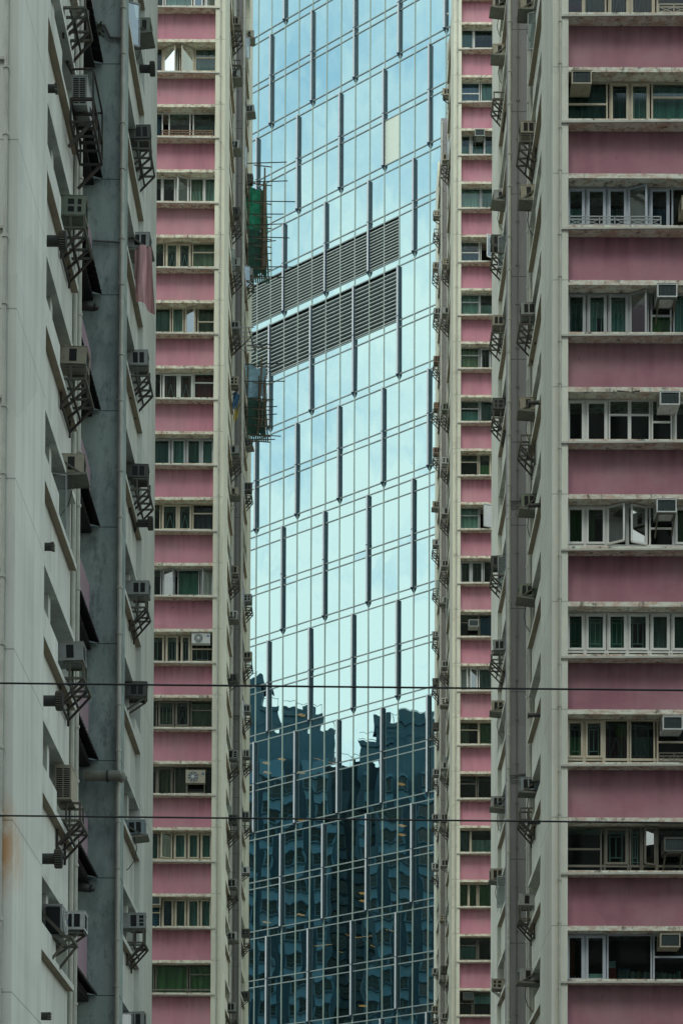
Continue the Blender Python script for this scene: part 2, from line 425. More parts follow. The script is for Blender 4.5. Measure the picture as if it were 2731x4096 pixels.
            if inside:
                for piece in inside.split('+'):
                    col, _, how = piece.partition(':')
                    c = MB(); cu.append((col, c))
                    ca, cb, ct = ia, ib, zc
                    if how == 'l': cb = ia + (ib - ia) * 0.5
                    if how == 'r': ca = ia + (ib - ia) * 0.5
                    if how == 'h': ct = za + (zc - za) * 0.62
                    if how == 'k': ct, za2 = zc - 0.12, zc - 0.55
                    cz = za - 0.04 - (low if low else 0)
                    if how == 'k': cz = za2
                    n = 14; yb = R + 0.20
                    flat = col.startswith('blind')
                    ph = random.uniform(0, 6)
                    for i in range(n):
                        q0, q1 = i / n, (i + 1) / n
                        d0 = 0 if flat else 0.035 * math.sin(ph + q0 * 22) ; d1 = 0 if flat else 0.035 * math.sin(ph + q1 * 22)
                        e0 = 0 if flat else 0.10 * math.sin(q0 * PI) * (1 if how in ('l', 'r') else 0)
                        U0, U1 = ca + (cb - ca) * q0, ca + (cb - ca) * q1
                        c.quad([T.P(X(U0), yb + d0, cz), T.P(X(U1), yb + d1, cz), T.P(X(U1), yb + d1 * .6, ct), T.P(X(U0), yb + d0 * .6, ct)])
            if grille:
                ga, gb = ia + (ib - ia) * .22, ib - (ib - ia) * .22
                yb = R + 0.14; t = 0.016
                for z in (za + .08, zc - .10): gr.bar(T.P(X(ia), yb, z), T.P(X(ib), yb, z), t)
                for u in (ga, gb): gr.bar(T.P(X(u), yb, za), T.P(X(u), yb, zc), t)
                if grille == 2:
                    um = (ga + gb) / 2
                    gr.bar(T.P(X(ga), yb, za + .05), T.P(X(um), yb, zc - .4), t); gr.bar(T.P(X(gb), yb, za + .05), T.P(X(um), yb, zc - .4), t)
                else:
                    um = (ga + gb) / 2
                    gr.bar(T.P(X(um), yb, za + .2), T.P(X(um), yb, zc - .2), t)
                    for z in (za + .2, zc - .2): gr.bar(T.P(X(ga), yb, z), T.P(X(gb), yb, z), t)
        f = fr.build('window', M[frame], root)
        for q in panes:
            pm_ = MB(); pm_.quad(q); pm_.build('pane', M['glass'], f)
        for s in sashes: s.build('sash', [M[frame], M['sash_glass']], f)
        for col, c in cu: c.build('curtain', M[col] if col.startswith('blind') else M['c_' + col], f)
        if gr.f: gr.build('window_grille', M['grille'], f)
        return f

    def railing(self, k, a, b, mat):
        T = self; g = T.g(k); r = MB(); X = lambda u: -PW - u
        for z in (g - 1.36, g - 1.22, g - 1.14): r.bar(T.P(X(a), 0.03, z), T.P(X(b), 0.03, z), 0.025)
        n = max(3, int((b - a) / 0.4))
        for i in range(n + 1):
            u = a + (b - a) * i / n
            r.bar(T.P(X(u), 0.03, g - 1.405), T.P(X(u), 0.03, g - 1.13), 0.025)
        for i in range(n):
            u, v = a + (b - a) * i / n, a + (b - a) * (i + 1) / n
            r.bar(T.P(X(u), 0.03, g - 1.36), T.P(X(v), 0.03, g - 1.22), 0.012); r.bar(T.P(X(v), 0.03, g - 1.36), T.P(X(u), 0.03, g - 1.22), 0.012)
        r.build('railing', mat, T.root)

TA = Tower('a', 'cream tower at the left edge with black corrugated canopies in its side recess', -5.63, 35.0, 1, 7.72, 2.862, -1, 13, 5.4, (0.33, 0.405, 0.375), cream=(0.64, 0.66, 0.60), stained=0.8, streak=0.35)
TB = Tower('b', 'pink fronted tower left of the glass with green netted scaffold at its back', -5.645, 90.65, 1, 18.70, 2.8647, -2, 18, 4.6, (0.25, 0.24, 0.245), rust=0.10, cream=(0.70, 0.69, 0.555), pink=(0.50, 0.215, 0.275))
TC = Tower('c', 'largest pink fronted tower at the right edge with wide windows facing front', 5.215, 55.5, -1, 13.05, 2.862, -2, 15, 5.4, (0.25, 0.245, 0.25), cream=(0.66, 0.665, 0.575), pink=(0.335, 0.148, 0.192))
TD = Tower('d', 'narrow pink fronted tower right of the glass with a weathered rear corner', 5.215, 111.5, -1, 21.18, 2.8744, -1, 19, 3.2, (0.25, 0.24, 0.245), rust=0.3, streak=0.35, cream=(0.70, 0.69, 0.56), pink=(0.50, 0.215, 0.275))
for t in (TA, TB, TC, TD): t.build()

# ---- windows of the big right tower, floor by floor (k = 9 is the top one in view)
W = TC.window
W(9, 'beige_frame', [(0, .45, 'f', 'pink+blue:k', 0), (.45, 1.06, 'f', 'beige', 0), (1.1, 1.68, 'c', None, 2), (1.68, 2.36, 'c', None, 2), (2.4, 3.7, 'f', None, 0)])
W(8, 'beige_frame', [(0, 1.1, 'T', 'teal', 0), (1.14, 1.68, 'c', 'teal', 1), (1.68, 2.22, 'c', 'teal', 1), (2.26, 3.7, 't', 'teal', 0)])
W(7, 'blue_frame', [(0, .5, 'c', 'teal:h', 0), (.52, 1.06, 'c', None, 0), (1.08, 1.62, 'c', 'grey:h', 0), (1.62, 2.18, 'o+', None, 0), (2.2, 2.75, 'c', 'blue:h', 0), (2.8, 3.7, 'f', 'brown', 0)])
W(6, 'alu', [(0, .52, 'c', 'lace:k+teal:h', 1), (.54, 1.08, 'c', 'lace:k+teal:l', 1), (1.1, 1.66, 'c', 'lace:k+teal:h', 1), (1.66, 2.2, 'o+', None, 0), (2.24, 2.8, 'T', 'green:h', 0), (2.84, 3.7, 'f', 'teal', 1)])
W(5, 'white_frame', [(0, .5, 'c', None, 0), (.5, 1.1, 'c', None, 0), (1.12, 1.68, 't', None, 0), (1.68, 2.24, 't', None, 0), (2.26, 2.82, 'T', None, 0), (2.84, 3.7, 'c', None, 0)])
W(4, 'white_frame', [(0, .5, 'c', 'green', 0), (.5, 1.06, 'c', 'green:l', 0), (1.06, 1.62, 'o+', None, 0), (1.62, 2.16, 'o-', None, 0), (2.2, 2.86, 'T', None, 0), (2.86, 3.7, 'c', 'green', 0)], low=0.2)
W(3, 'white_frame', [(0, .5, 'c', 'blind', 1), (.5, 1.06, 'c', 'blind', 1), (1.08, 1.62, 'c', 'blind', 1), (1.62, 2.2, 'c', None, 1), (2.22, 2.76, 'c', 'grey', 0), (2.78, 3.7, 'c', 'blind', 0)], low=0.22)
W(2, 'beige_frame', [(0, .48, 'c', 'green:h', 1), (.48, 1.0, 'c', None, 1), (1.0, 1.66, 'f', 'pink:h+yellow:r', 2), (1.68, 2.36, 'f', 'grey:h', 2), (2.4, 3.7, 'T', None, 0)], low=0.2)
W(1, 'dark_frame', [(0, .95, 'T', None, 0), (1.0, 1.66, 'c', None, 1), (1.68, 2.0, 'f', None, 1), (2.0, 2.4, 'o-', None, 0), (2.4, 3.7, 'f', None, 0)], low=0.22)
W(0, 'blue_frame', [(0, .5, 'c', 'orange:l', 0), (.5, 1.06, 'c', None, 0), (1.08, 2.28, 'f', None, 0), (2.3, 3.7, 'T', None, 0)])
TC.railing(7, 0.02, 2.45, M['alu']); TC.railing(9, 2.4, 3.6, M['beige_frame']); TC.railing(2, 2.4, 3.6, M['dark_frame'])
for k in (10, 11, -1): W(k, 'alu', [(0, .55, 'c', 'grey', 1), (.55, 1.1, 'c', None, 1), (1.1, 2.2, 't', 'beige', 0), (2.2, 3.7, 'c', None, 0)])

a = MB(); g = TC.g(5); rr = random.Random(5); pts = []
for i in range(11): pts.append(TC.P(-PW - 1.29 - .06 * i, -0.004, g - .085 - (.035 * math.sin(i / 10 * PI)) + rr.uniform(-.012, .012)))
for i in range(11): pts.append(TC.P(-PW - 1.89 + .06 * i, -0.004, g - .131))
a.quad(pts); a.build('spalled_patch', plain('exposed_concrete', (.03, .022, .018), .95), TC.root, recalc=False)
for k in range(TA.k0, TA.k1 + 1): TA.window(k, ['alu', 'white_frame', 'beige_frame'][k % 3], [(0, .6, 'c', ['grey', None, 'beige'][k % 3], k % 2), (.6, 1.2, 'c', None, k % 2), (1.2, 2.3, 't', ['teal', 'beige', None][k % 3], 0)])
# ---- windows of the left pink tower (k = 15 is the top one in view)
W = TB.window
W(15, 'white_frame', [(0, .5, 'o+', 'white', 0), (.5, 1.0, 'o-', None, 0), (1.05, 2.25, 'f', 'white', 0), (2.3, 3.4, 'f', 'brown', 0)])
W(14, 'beige_frame', [(0, .93, 't', 'grey', 0), (.95, 1.6, 'o+', 'lace', 2), (1.65, 2.3, 'o-', 'lace', 2), (2.32, 3.4, 'f', None, 0)])
W(13, 'white_frame', [(0, 1.0, 'f', 'grey:h', 0), (1.1, 2.05, 'f', None, 0), (2.3, 3.4, 'f', 'blue', 0)], low=0.1)
W(12, 'white_frame', [(0, .48, 'f', 'white', 0), (.5, 1.1, 'f', 'beige+white:h', 0), (1.15, 1.72, 'o+', None, 0), (1.75, 2.3, 'f', None, 0), (2.32, 3.4, 'f', None, 0)])
W(11, 'beige_frame', [(0, 1.0, 't', 'beige', 0), (1.05, 1.6, 'c', None, 2), (1.6, 2.15, 'c', None, 2), (2.2, 3.4, 'f', None, 0)])
W(10, 'beige_frame', [(0, .75, 'T', 'beige', 0), (.8, 1.3, 'o-', 'teal', 0), (1.35, 1.85, 'f', 'lace', 0), (1.9, 3.4, 'f', 'lace', 0)])
W(9, 'white_frame', [(0, .9, 't', 'red', 0), (.92, 1.55, 'c', 'red', 2), (1.55, 2.25, 'c', 'red', 2), (2.3, 3.4, 'f', None, 0)])
W(8, 'alu', [(0, .56, 'c', 'teal', 0), (.56, 1.2, 'c', 'teal', 0), (1.22, 1.85, 'c', 'teal', 0), (1.88, 3.4, 'c', 'teal', 0)], low=0.08)
W(7, 'beige_frame', [(0, .92, 't', 'purple', 0), (.95, 1.55, 'c', None, 2), (1.55, 2.25, 'c', None, 2), (2.3, 3.4, 'f', None, 0)], low=0.1)
W(6, 'alu', [(0, .55, 'o+', 'white', 0), (.6, 1.55, 'f', 'blind', 0), (1.65, 2.2, 'o-', 'white:h', 1), (2.25, 3.4, 'f', None, 0)])
W(5, 'beige_frame', [(0, .95, 'T', None, 1), (.97, 1.4, 'c', None, 1), (1.5, 2.05, 'c', None, 1), (2.1, 3.4, 'c', None, 1)])
W(4, 'dark_frame', [(0, .95, 't', 'beige', 0), (1.0, 1.62, 'c', None, 2), (1.65, 2.35, 'c', 'brown:h', 1), (2.4, 3.4, 'f', None, 0)], low=0.14)
W(3, 'dark_frame', [(0, 1.1, 'f', None, 0), (1.1, 1.65, 'f', 'brown', 0), (1.7, 2.4, 'c', 'brown', 0), (2.4, 3.4, 'f', None, 0)])
W(2, 'beige_frame', [(0, .5, 'c', 'teal', 0), (.55, 1.05, 'c', 'teal', 0), (1.1, 1.65, 'c', 'teal', 0), (1.7, 2.25, 'o+', 'green', 0), (2.3, 3.4, 'f', 'teal', 0)], low=0.12)
W(1, 'beige_frame', [(0, .5, 'c', 'teal', 0), (.53, 1.05, 'c', 'teal', 0), (1.08, 1.6, 'c', 'teal', 0), (1.63, 2.15, 'c', 'blind_blue', 0), (2.2, 3.4, 'T', 'blind_blue', 0)])
W(0, 'dark_frame', [(0, .95, 't', 'green', 0), (1.0, 2.4, 'f', 'green', 0), (2.45, 3.4, 'f', 'green', 0)], low=0.2)
TB.railing(13, 0.1, 2.3, M['ac_rust'])
for k in (16, 17): W(k, 'alu', [(0, .55, 'c', 'grey', 1), (.55, 1.1, 'c', None, 1), (1.1, 2.2, 't', 'beige', 0), (2.2, 3.4, 'c', None, 0)])

# ---- windows of the narrow right tower
W = TD.window
opts = {
 19: ('white_frame', [(0, .62, 'f', None, 1), (.62, 2.6, 'f', 'grey', 0)]),
 18: ('white_frame', [(0, .65, 'f', 'lace', 2), (.68, 2.6, 'f', None, 0)]),
 17: ('white_frame', [(0, 1.0, 'T', 'blue', 0), (1.05, 2.6, 'f', 'mint:l', 0)]),
 16: ('white_frame', [(0, .5, 'f', 'mint:h', 0), (.55, 1.25, 'f', 'mint:h', 0), (1.25, 2.6, 'f', 'mint:h', 0)]),
 15: ('alu', [(0, 1.05, 'f', 'lace', 0), (1.08, 2.6, 'f', 'lace', 0)]),
 14: ('white_frame', [(0, 1.0, 'T', 'blue:h', 0), (1.05, 2.6, 'o-', None, 0)]),
 13: ('alu', [(0, 1.0, 't', 'lace', 0), (1.02, 2.6, 'f', 'white:h', 0)]),
 12: ('alu', [(0, 1.0, 't', 'beige', 0), (1.05, 1.62, 'c', None, 1), (1.65, 2.6, 'f', None, 0)]),
 11: ('alu', [(0, 1.0, 't', 'teal:h', 0), (1.05, 2.6, 'f', 'grey', 0)]),
 10: ('beige_frame', [(0, .95, 't', None, 0), (1.0, 1.6, 'f', 'green:h', 0), (1.6, 2.6, 'f', None, 0)]),
 9: ('alu', [(0, 1.0, 't', 'lace', 0), (1.02, 2.6, 'o-', None, 0)]),
 8: ('alu', [(0, .58, 'c', 'brown', 1), (.58, 1.22, 'c', 'brown', 1), (1.25, 2.6, 'f', None, 0)]),
 7: ('dark_frame', [(0, 1.0, 't', None, 0), (1.02, 2.6, 'f', 'blue', 0)]),
 6: ('white_frame', [(0, .45, 'o+', 'teal', 0), (.45, .95, 'o-', 'teal', 0), (1.0, 2.6, 'f', 'grey', 0)]),
 5: ('beige_frame', [(0, 1.0, 't', 'beige:l', 0), (1.02, 2.6, 'f', 'green', 1)]),
 4: ('dark_frame', [(0, .9, 't', None, 0), (.95, 2.6, 'f', None, 0)]),
 3: ('beige_frame', [(0, .58, 'f', 'grey', 0), (.6, 2.6, 'f', 'white:h', 0)]),
 2: ('beige_frame', [(0, .48, 'f', 'green', 0), (.5, .95, 'f', 'green', 0), (1.0, 2.6, 'f', 'green:l', 0)]),
 1: ('dark_frame', [(0, .95, 't', 'teal:h', 0), (1.0, 2.6, 'f', None, 0)]),
 0: ('dark_frame', [(0, .7, 'T', None, 0), (.75, 2.6, 'f', 'teal:k', 0)]),
}
for k, (fr, ps) in opts.items(): W(k, fr, ps, low=0.1 if k in (1, 4, 5) else 0.0)

M['well_pink'] = wall_mat('light_well_pink', (.34, .24, .28), None, 2.86, .3)
# ---- the light well of the left edge tower: pink panels and black corrugated canopies
for k in range(-1, 12):
    g = TA.g(k) - 0.15
    a = MB(); a.box(-1.28, -0.78, 9.0, 16.18, g - TA.fh, g - 1.45); a.build('pink_panel', M['well_pink'], TA.root)
    c = MB(); n = 56; y0, y1 = 8.7, 16.17
    for i in range(n):
        ya, yb = y0 + (y1 - y0) * i / n, y0 + (y1 - y0) * (i + 1) / n
        za, zb = (0.05 if i % 2 else 0.0), (0.0 if i % 2 else 0.05)
        c.quad([(-1.28, ya, g + 0.20 + za), (-1.28, yb, g + 0.20 + zb), (-0.53, yb, g - 0.0 + zb), (-0.53, ya, g - 0.0 + za)])
        c.quad([(-0.53, ya, g - 0.0 + za), (-0.53, yb, g - 0.0 + zb), (-0.53, yb, g - 0.05 + zb), (-0.53, ya, g - 0.05 + za)])
    c.box(-1.28, -0.74, y0, y1, g - 0.16, g - 0.07)
    c.build('canopy', M['canopy'], TA.root, recalc=False)

# ------------------------------------------------------------------ air conditioners and their racks
AC_PROTO = {}
def ac_proto(vents, colour, support):
    key = (vents, colour, support)
    if key in AC_PROTO: return AC_PROTO[key], False
    r = empty('air_conditioner', (0, 0, 0))
    cm = M['ac_' + colour]
    a = MB(); x0, x1, hy, hz = -0.35, 0.30, 0.265, 0.18
    t = 0.032
    a.box(x0, x1, -hy, hy, hz - t, hz); a.box(x0, x1, -hy, hy, -hz, -hz + t)
    a.box(x0, x1, -hy, -hy + t, -hz + t, hz - t); a.box(x0, x1, hy - t, hy, -hz + t, hz - t)
    a.box(x0, x0 + t, -hy + t, hy - t, -hz + t, hz - t)
    a.box(x0 - .1, x1 + 0.012, -hy - 0.008, hy + 0.008, hz, hz + 0.012)
    a.build('casing', cm, r)
    g = MB(); g.box(x1 - 0.05, x1 - 0.035, -hy + t, hy - t, -hz + t, hz - t)
    for i in range(9): 
        z = -hz + 0.05 + i * 0.032
        g.box(x1 - 0.034, x1 - 0.022, -hy + t, hy - t, z, z + 0.012)
    for i in range(4):
        y = -hy + 0.09 + i * 0.115
        g.box(x1 - 0.030, x1 - 0.016, y, y + 0.01, -hz + t, hz - t)
    g.build('rear_grille', M['coil'], r)
    rects = {1: [(-.02, .12, -.13, .13)], 2: [(-.08, .05, -.13, .13), (.09, .21, -.13, .13)],
             3: [(-.10, .06, -.14, .14), (.13, .25, .05, .13), (.13, .25, -.04, .03), (.13, .25, -.13, -.06)],
             4: [(-.06, .07, .02, .12), (-.06, .07, -.12, -.02), (.14, .22, .02, .12), (.14, .22, -.12, -.02)]}[vents]
    for (a0, a1, b0, b1) in rects:
        for sy in (-1, 1):
            v = MB(); v.box(a0, a1, sy * hy, sy * (hy + 0.003), b0, b1); v.build('side_vent', M['slot'], r)
    if support == 'y':                                  # drip tray on arms
        q = MB()
        q.hexa([(-.40, -.33, -.30), (.36, -.33, -.235), (.36, .33, -.235), (-.40, .33, -.30), (-.40, -.33, -.285), (.36, -.33, -.22), (.36, .33, -.22), (-.40, .33, -.285)])
        q.bar((.35, -.33, -.22), (.35, .33, -.22), .05, .035); q.bar((-.4, -.33, -.285), (.36, -.33, -.22), .03, .05); q.bar((-.4, .33, -.285), (.36, .33, -.22), .03, .05)
        q.build('tray', M['tray'], r)
        for sy in (-.31, .31):
            s = MB(); s.bar((.25, sy, -.22), (-.32, sy, .16), .035); s.build('bracket', M['rack_light'], r)
        cb = MB(); pts = [Vector((.05, -.30, -.27)), Vector((.09, -.32, -.55)), Vector((.02, -.30, -.85)), Vector((-.12, -.28, -1.05)), Vector((-.24, -.25, -1.12))]
        for p0, p1 in zip(pts, pts[1:]): cb.tube(p0, p1, .012, n=5)
        cb.build('cable', M['pipe_dark'], r)
    if support == 'b':
        s = MB()
        for sy in (-.22, .22):
            s.bar((.27, sy, -.20), (-.38, sy, -.20), .04); s.bar((.25, sy, -.21), (-.33, sy, -.62), .04)
        s.bar((.25, -.24, -.20), (.25, .24, -.20), .04)
        s.build('bracket', M['rack_light'], r)
    AC_PROTO[key] = r
    return r, True

def rack_proto(var):
    r = empty('air_conditioner_rack', (0, 0, 0))
    light = M['rack_light']
    t = 0.042; w = 0.52 + 0.06 * var; xo = 0.32 + 0.02 * var; zp = -0.40 - 0.02 * var
    for x in (0.02, xo - 0.05):
        for y in (-0.23, 0.23):
            legs = MB(); legs.bar((x, y, zp), (x, y, 0.0), t); legs.build('leg', light, r)
    top = MB()
    for y in (-w, w): top.bar((-0.12, y, zp - .02), (xo, y, zp - .02), t)
    top.bar((xo, -w, zp - .023), (xo, w, zp - .023), t); top.bar((0.02, -w, zp - .023), (.02, w, zp - .023), t)
    for y in (-.23, .23): top.bar((-.1, y, zp - .026), (xo, y, zp - .026), t); top.bar((-.1, y, -0.012), (xo - .03, y, -0.012), 0.04)
    top.build('platform', light, r)
    tr = MB()
    for y in (-w, w):
        tr.bar((xo - .02, y, zp - .04), (-0.10, y, zp - .50), t); tr.bar((-.11, y, zp - .04), (-.11, y, zp - .62), t)
    for y in (-.23, .23): tr.bar((xo - .04, y, zp - .04), (-.10, y, zp - .42), 0.045)
    tr.bar((-.11, -w, zp - .5), (-.11, w, zp - .5), t); tr.bar((.1, -w, zp - .27), (.1, w, zp - .27), 0.04)
    tr.build('truss', M['rack'], r)
    return r
RACKS = [None, None, None]

AC_COLUMNS = [
    ('A', 'near', [(24.34, 4, 'green', 't'), (21.44, 1, 'beige', 't'), (19.29, 1, 'beige', 'y'), (15.59, 1, 'grey', 't')]),
    ('A', 'far', [(36.08, 2, 'green', 'y'), (33.28, 2, 'dark', 't'), (30.45, 2, 'grey', 'y'), (27.46, 2, 'grey', 't'), (24.52, 2, 'dark', 't'), (21.48, 2, 'grey', 't'), (18.86, 2, 'dark', 'b'), (15.21, 2, 'blue', 'y'), (12.84, 3, 'grey', 't'), (10.3, 2, 'grey', 't')]),
    ('B', 'near', [(63.74, 2, 'beige', 't'), (61.1, 1, 'grey', 'y'), (57.89, 2, 'white', 'y'), (54.67, 2, 'dark', 't'), (52.4, 1, 'grey', 't'), (49.42, 2, 'grey', 't'), (46.74, 4, 'beige', 'b'), (43.7, 1, 'grey', 't'), (41.71, 1, 'beige', 'y'), (38.02, 2, 'beige', 't'), (35.89, 3, 'white', 'y'), (32.94, 2, 'dark', 'b'), (29.47, 3, 'grey', 't'), (26.45, 2, 'dark', 't'), (23.52, 2, 'grey', 't'), (21.03, 2, 'white', 'y'), (17.73, 2, 'grey', 't')]),
    ('B', 'far', [(71.15, 1, 'beige', 'y'), (67.16, 2, 'grey', 'y'), (63.43, 4, 'dark', 'b'), (58.44, 1, 'grey', 't'), (49.4, 4, 'dark', 'y'), (47.07, 2, 'dark', 't'), (41.26, 4, 'grey', 't'), (38.27, 2, 'beige', 't'), (35.44, 2, 'grey', 't'), (33.07, 2, 'grey', 't'), (29.84, 2, 'grey', 't'), (26.97, 1, 'white', 'b'), (23.71, 4, 'dark', 't'), (20.44, 2, 'dark', 'b')]),
    ('C', 'near', [(41.8, 1, 'beige', 'y'), (38.17, 2, 'beige', 't'), (36.18, 1, 'beige', 'y'), (32.76, 2, 'grey', 't'), (29.83, 1, 'beige', 'y'), (26.95, 2, 'green', 'y'), (24.34, 2, 'green', 'y'), (18.58, 2, 'blue', 'y'), (15.17, 1, 'grey', 't'), (12.89, 1, 'grey', 'y')]),
    ('C', 'far', [(50.1, 2, 'beige', 'y'), (48.42, 1, 'beige', 'y'), (43.07, 1, 'grey', 'y'), (41.49, 2, 'dark', 't'), (38.6, 2, 'beige', 't'), (35.51, 4, 'dark', 't'), (29.96, 2, 'dark', 't'), (26.91, 2, 'grey', 't'), (24.75, 2, 'beige', 'y'), (21.31, 2, 'grey', 'y'), (18.79, 2, 'beige', 'y'), (14.88, 4, 'beige', 'b')]),
    ('D', 'near', [(73.18, 2, 'beige', 'b'), (69.34, 2, 'beige', 't'), (63.33, 4, 'beige', 't'), (60.66, 1, 'grey', 't'), (54.99, 2, 'green', 't'), (52.12, 3, 'white', 't'), (49.25, 1, 'grey', 't'), (46.26, 2, 'grey', 't'), (44.21, 1, 'grey', 'y'), (40.54, 2, 'grey', 't'), (38.35, 3, 'white', 'y'), (34.87, 1, 'grey', 't'), (31.96, 2, 'grey', 't'), (29.35, 2, 'grey', 'b'), (26.29, 4, 'beige', 'b'), (23.36, 2, 'dark', 't'), (20.72, 2, 'grey', 'b')]),
    ('D', 'far', [(72.98, 4, 'beige', 'b'), (69.71, 2, 'beige', 't'), (66.8, 2, 'grey', 't'), (63.79, 2, 'rust', 't'), (60.91, 4, 'rust', 't'), (58.08, 2, 'rust', 't'), (54.63, 2, 'beige', 'y'), (52.28, 1, 'grey', 't'), (46.56, 4, 'grey', 't'), (43.59, 1, 'dark', 't'), (40.85, 4, 'dark', 't'), (37.88, 2, 'grey', 't'), (35.13, 2, 'grey', 't'), (32.04, 3, 'white', 't'), (25.54, 2, 'grey', 'b'), (23.18, 2, 'beige', 't')]),
]
TOW = {'A': (TA, 'left foreground tower'), 'B': (TB, 'left pink tower'), 'C': (TC, 'right foreground tower'), 'D': (TD, 'narrow right tower')}
VN = {1: 'one-slot', 2: 'two-slot', 3: 'three-louvre', 4: 'four-slot'}
CN = {'dark': 'blackened', 'blue': 'pale blue', 'rust': 'rusty brown', 'green': 'grey green'}
for key, strip, lst in AC_COLUMNS:
    T, tn = TOW[key]
    yc = 6.7 if strip == 'near' else 19.3
    rz = 0 if T.s > 0 else PI
    nr = 0
    for i, (z, vents, colour, sup) in enumerate(lst):
        proto, fresh = ac_proto(vents, colour, sup)
        o = proto if fresh else copy_tree(proto)
        dy = random.uniform(-0.25, 0.25) * (1 if strip == 'near' else 0.5)
        dx = random.uniform(-0.03, 0.04)
        o.location = (T.X + T.s * (0.02 + dx), T.Y + yc + dy, z)
        o.rotation_euler = (random.uniform(-.015, .015), random.uniform(-0.05, 0.04), rz + random.uniform(-0.06, 0.06))
        o.scale = (random.uniform(.93, 1.06), random.uniform(.92, 1.08), random.uniform(.92, 1.08))
        tag(o, '%s %s air conditioner, %s from top, %s side strip, %s' % (CN.get(colour, colour), VN[vents], ORD[i + 1], strip, tn),
            'air conditioner', 'air conditioners on the side walls')
        if sup == 't':
            var = (i + len(key)) % 3; nr += 1
            if RACKS[var] is None: RACKS[var] = rack_proto(var); rk = RACKS[var]
            else: rk = copy_tree(RACKS[var])
            rk.location = (T.X + T.s * 0.02, T.Y + yc + dy, z - 0.195); rk.rotation_euler = (0, 0, rz)
            tag(rk, 'truss rack under the %s air conditioner from top, %s side strip, %s' % (ORD[i + 1], strip, tn),
                'steel rack', 'steel racks bolted under air conditioners')

# empty racks
def spare_rack(T, tn, yc, z, label):
    rk = copy_tree(RACKS[0] or RACKS[1] or RACKS[2])
    rk.location = (T.X + T.s * 0.02, T.Y + yc, z); rk.rotation_euler = (0, 0, 0 if T.s > 0 else PI)
    tag(rk, label, 'steel rack', 'steel racks bolted under air conditioners')
spare_rack(TA, '', 6.5, 28.55, 'empty black rack at the very top of the left foreground tower near strip')
spare_rack(TC, '', 6.9, 29.0, 'empty rack below a tray air conditioner, middle of right foreground tower near strip')
spare_rack(TC, '', 6.9, 17.9, 'empty rack under the pale blue air conditioner, right foreground tower near strip')
spare_rack(TC, '', 19.3, 46.8, 'empty rack high on the far strip of the right foreground tower')
spare_rack(TB, '', 6.7, 61.9, 'empty rack near the top of the left pink tower near strip')
spare_rack(TD, '', 19.3, 72.0, 'empty rusty rack, highest on the weathered rear corner of the narrow right tower')
spare_rack(TD, '', 19.3, 49.4, 'empty rack halfway down the rear corner of the narrow right tower')

# air conditioners in the front windows
def front_ac(T, u, z, vents, colour, sup, label, y=0.17, sc=1.0):
    proto, fresh = ac_proto(vents, colour, sup)
    o = proto if fresh else copy_tree(proto)
    o.location = (T.X + T.s * (-PW - u), T.Y + y, z); o.rotation_euler = (0, 0, -PI / 2); o.scale = (sc, sc, sc)
    tag(o, label, 'air conditioner', 'air conditioners in the front windows')
    return o
gC, gB, gD = TC.g, TB.g, TD.g
front_ac(TC, .34, gC(8) - .345, 1, 'beige', 'n', 'beige air conditioner at the left end of the teal curtained window, right foreground tower')
front_ac(TC, 2.60, gC(6) - .33, 1, 'white', 'b', 'white air conditioner with a tan box beneath, beside the lace valance windows')
front_ac(TC, 2.67, gC(5) - .345, 1, 'white', 'n', 'white air conditioner under the broken ledge over the dark windows')
front_ac(TC, 2.58, gC(4) - .345, 1, 'white', 'b', 'white air conditioner right of the two opened casements and green curtains')
front_ac(TC, 2.74, gC(2) - .385, 1, 'white', 'n', 'white air conditioner right of the window with pink laundry')
front_ac(TC, 2.78, gC(1) - .74, 1, 'dark', 'b', 'dull air conditioner on a stand in the darkest front window')
front_ac(TC, 2.67, gC(0) - .40, 1, 'beige', 'n', 'beige air conditioner above the book shelf window')
front_ac(TB, 2.42, gB(1) - .33, 1, 'beige', 'n', 'white framed air conditioner at the left end of the blue blind window')
front_ac(TD, .97, gD(16) - .30, 1, 'grey', 'b', 'grey air conditioner hanging in the mint green window, narrow right tower')
front_ac(TD, .70, gD(7) - .76, 1, 'grey', 'n', 'grey air conditioner low in a dark window of the narrow right tower')
front_ac(TD, .45, gD(0) - .44, 1, 'dark', 'n', 'dark air conditioner in the lowest window of the narrow right tower')
front_ac(TC, 3.25, gC(7) - .85, 1, 'beige', 'n', 'beige louvred unit at the right edge beside the railing window')

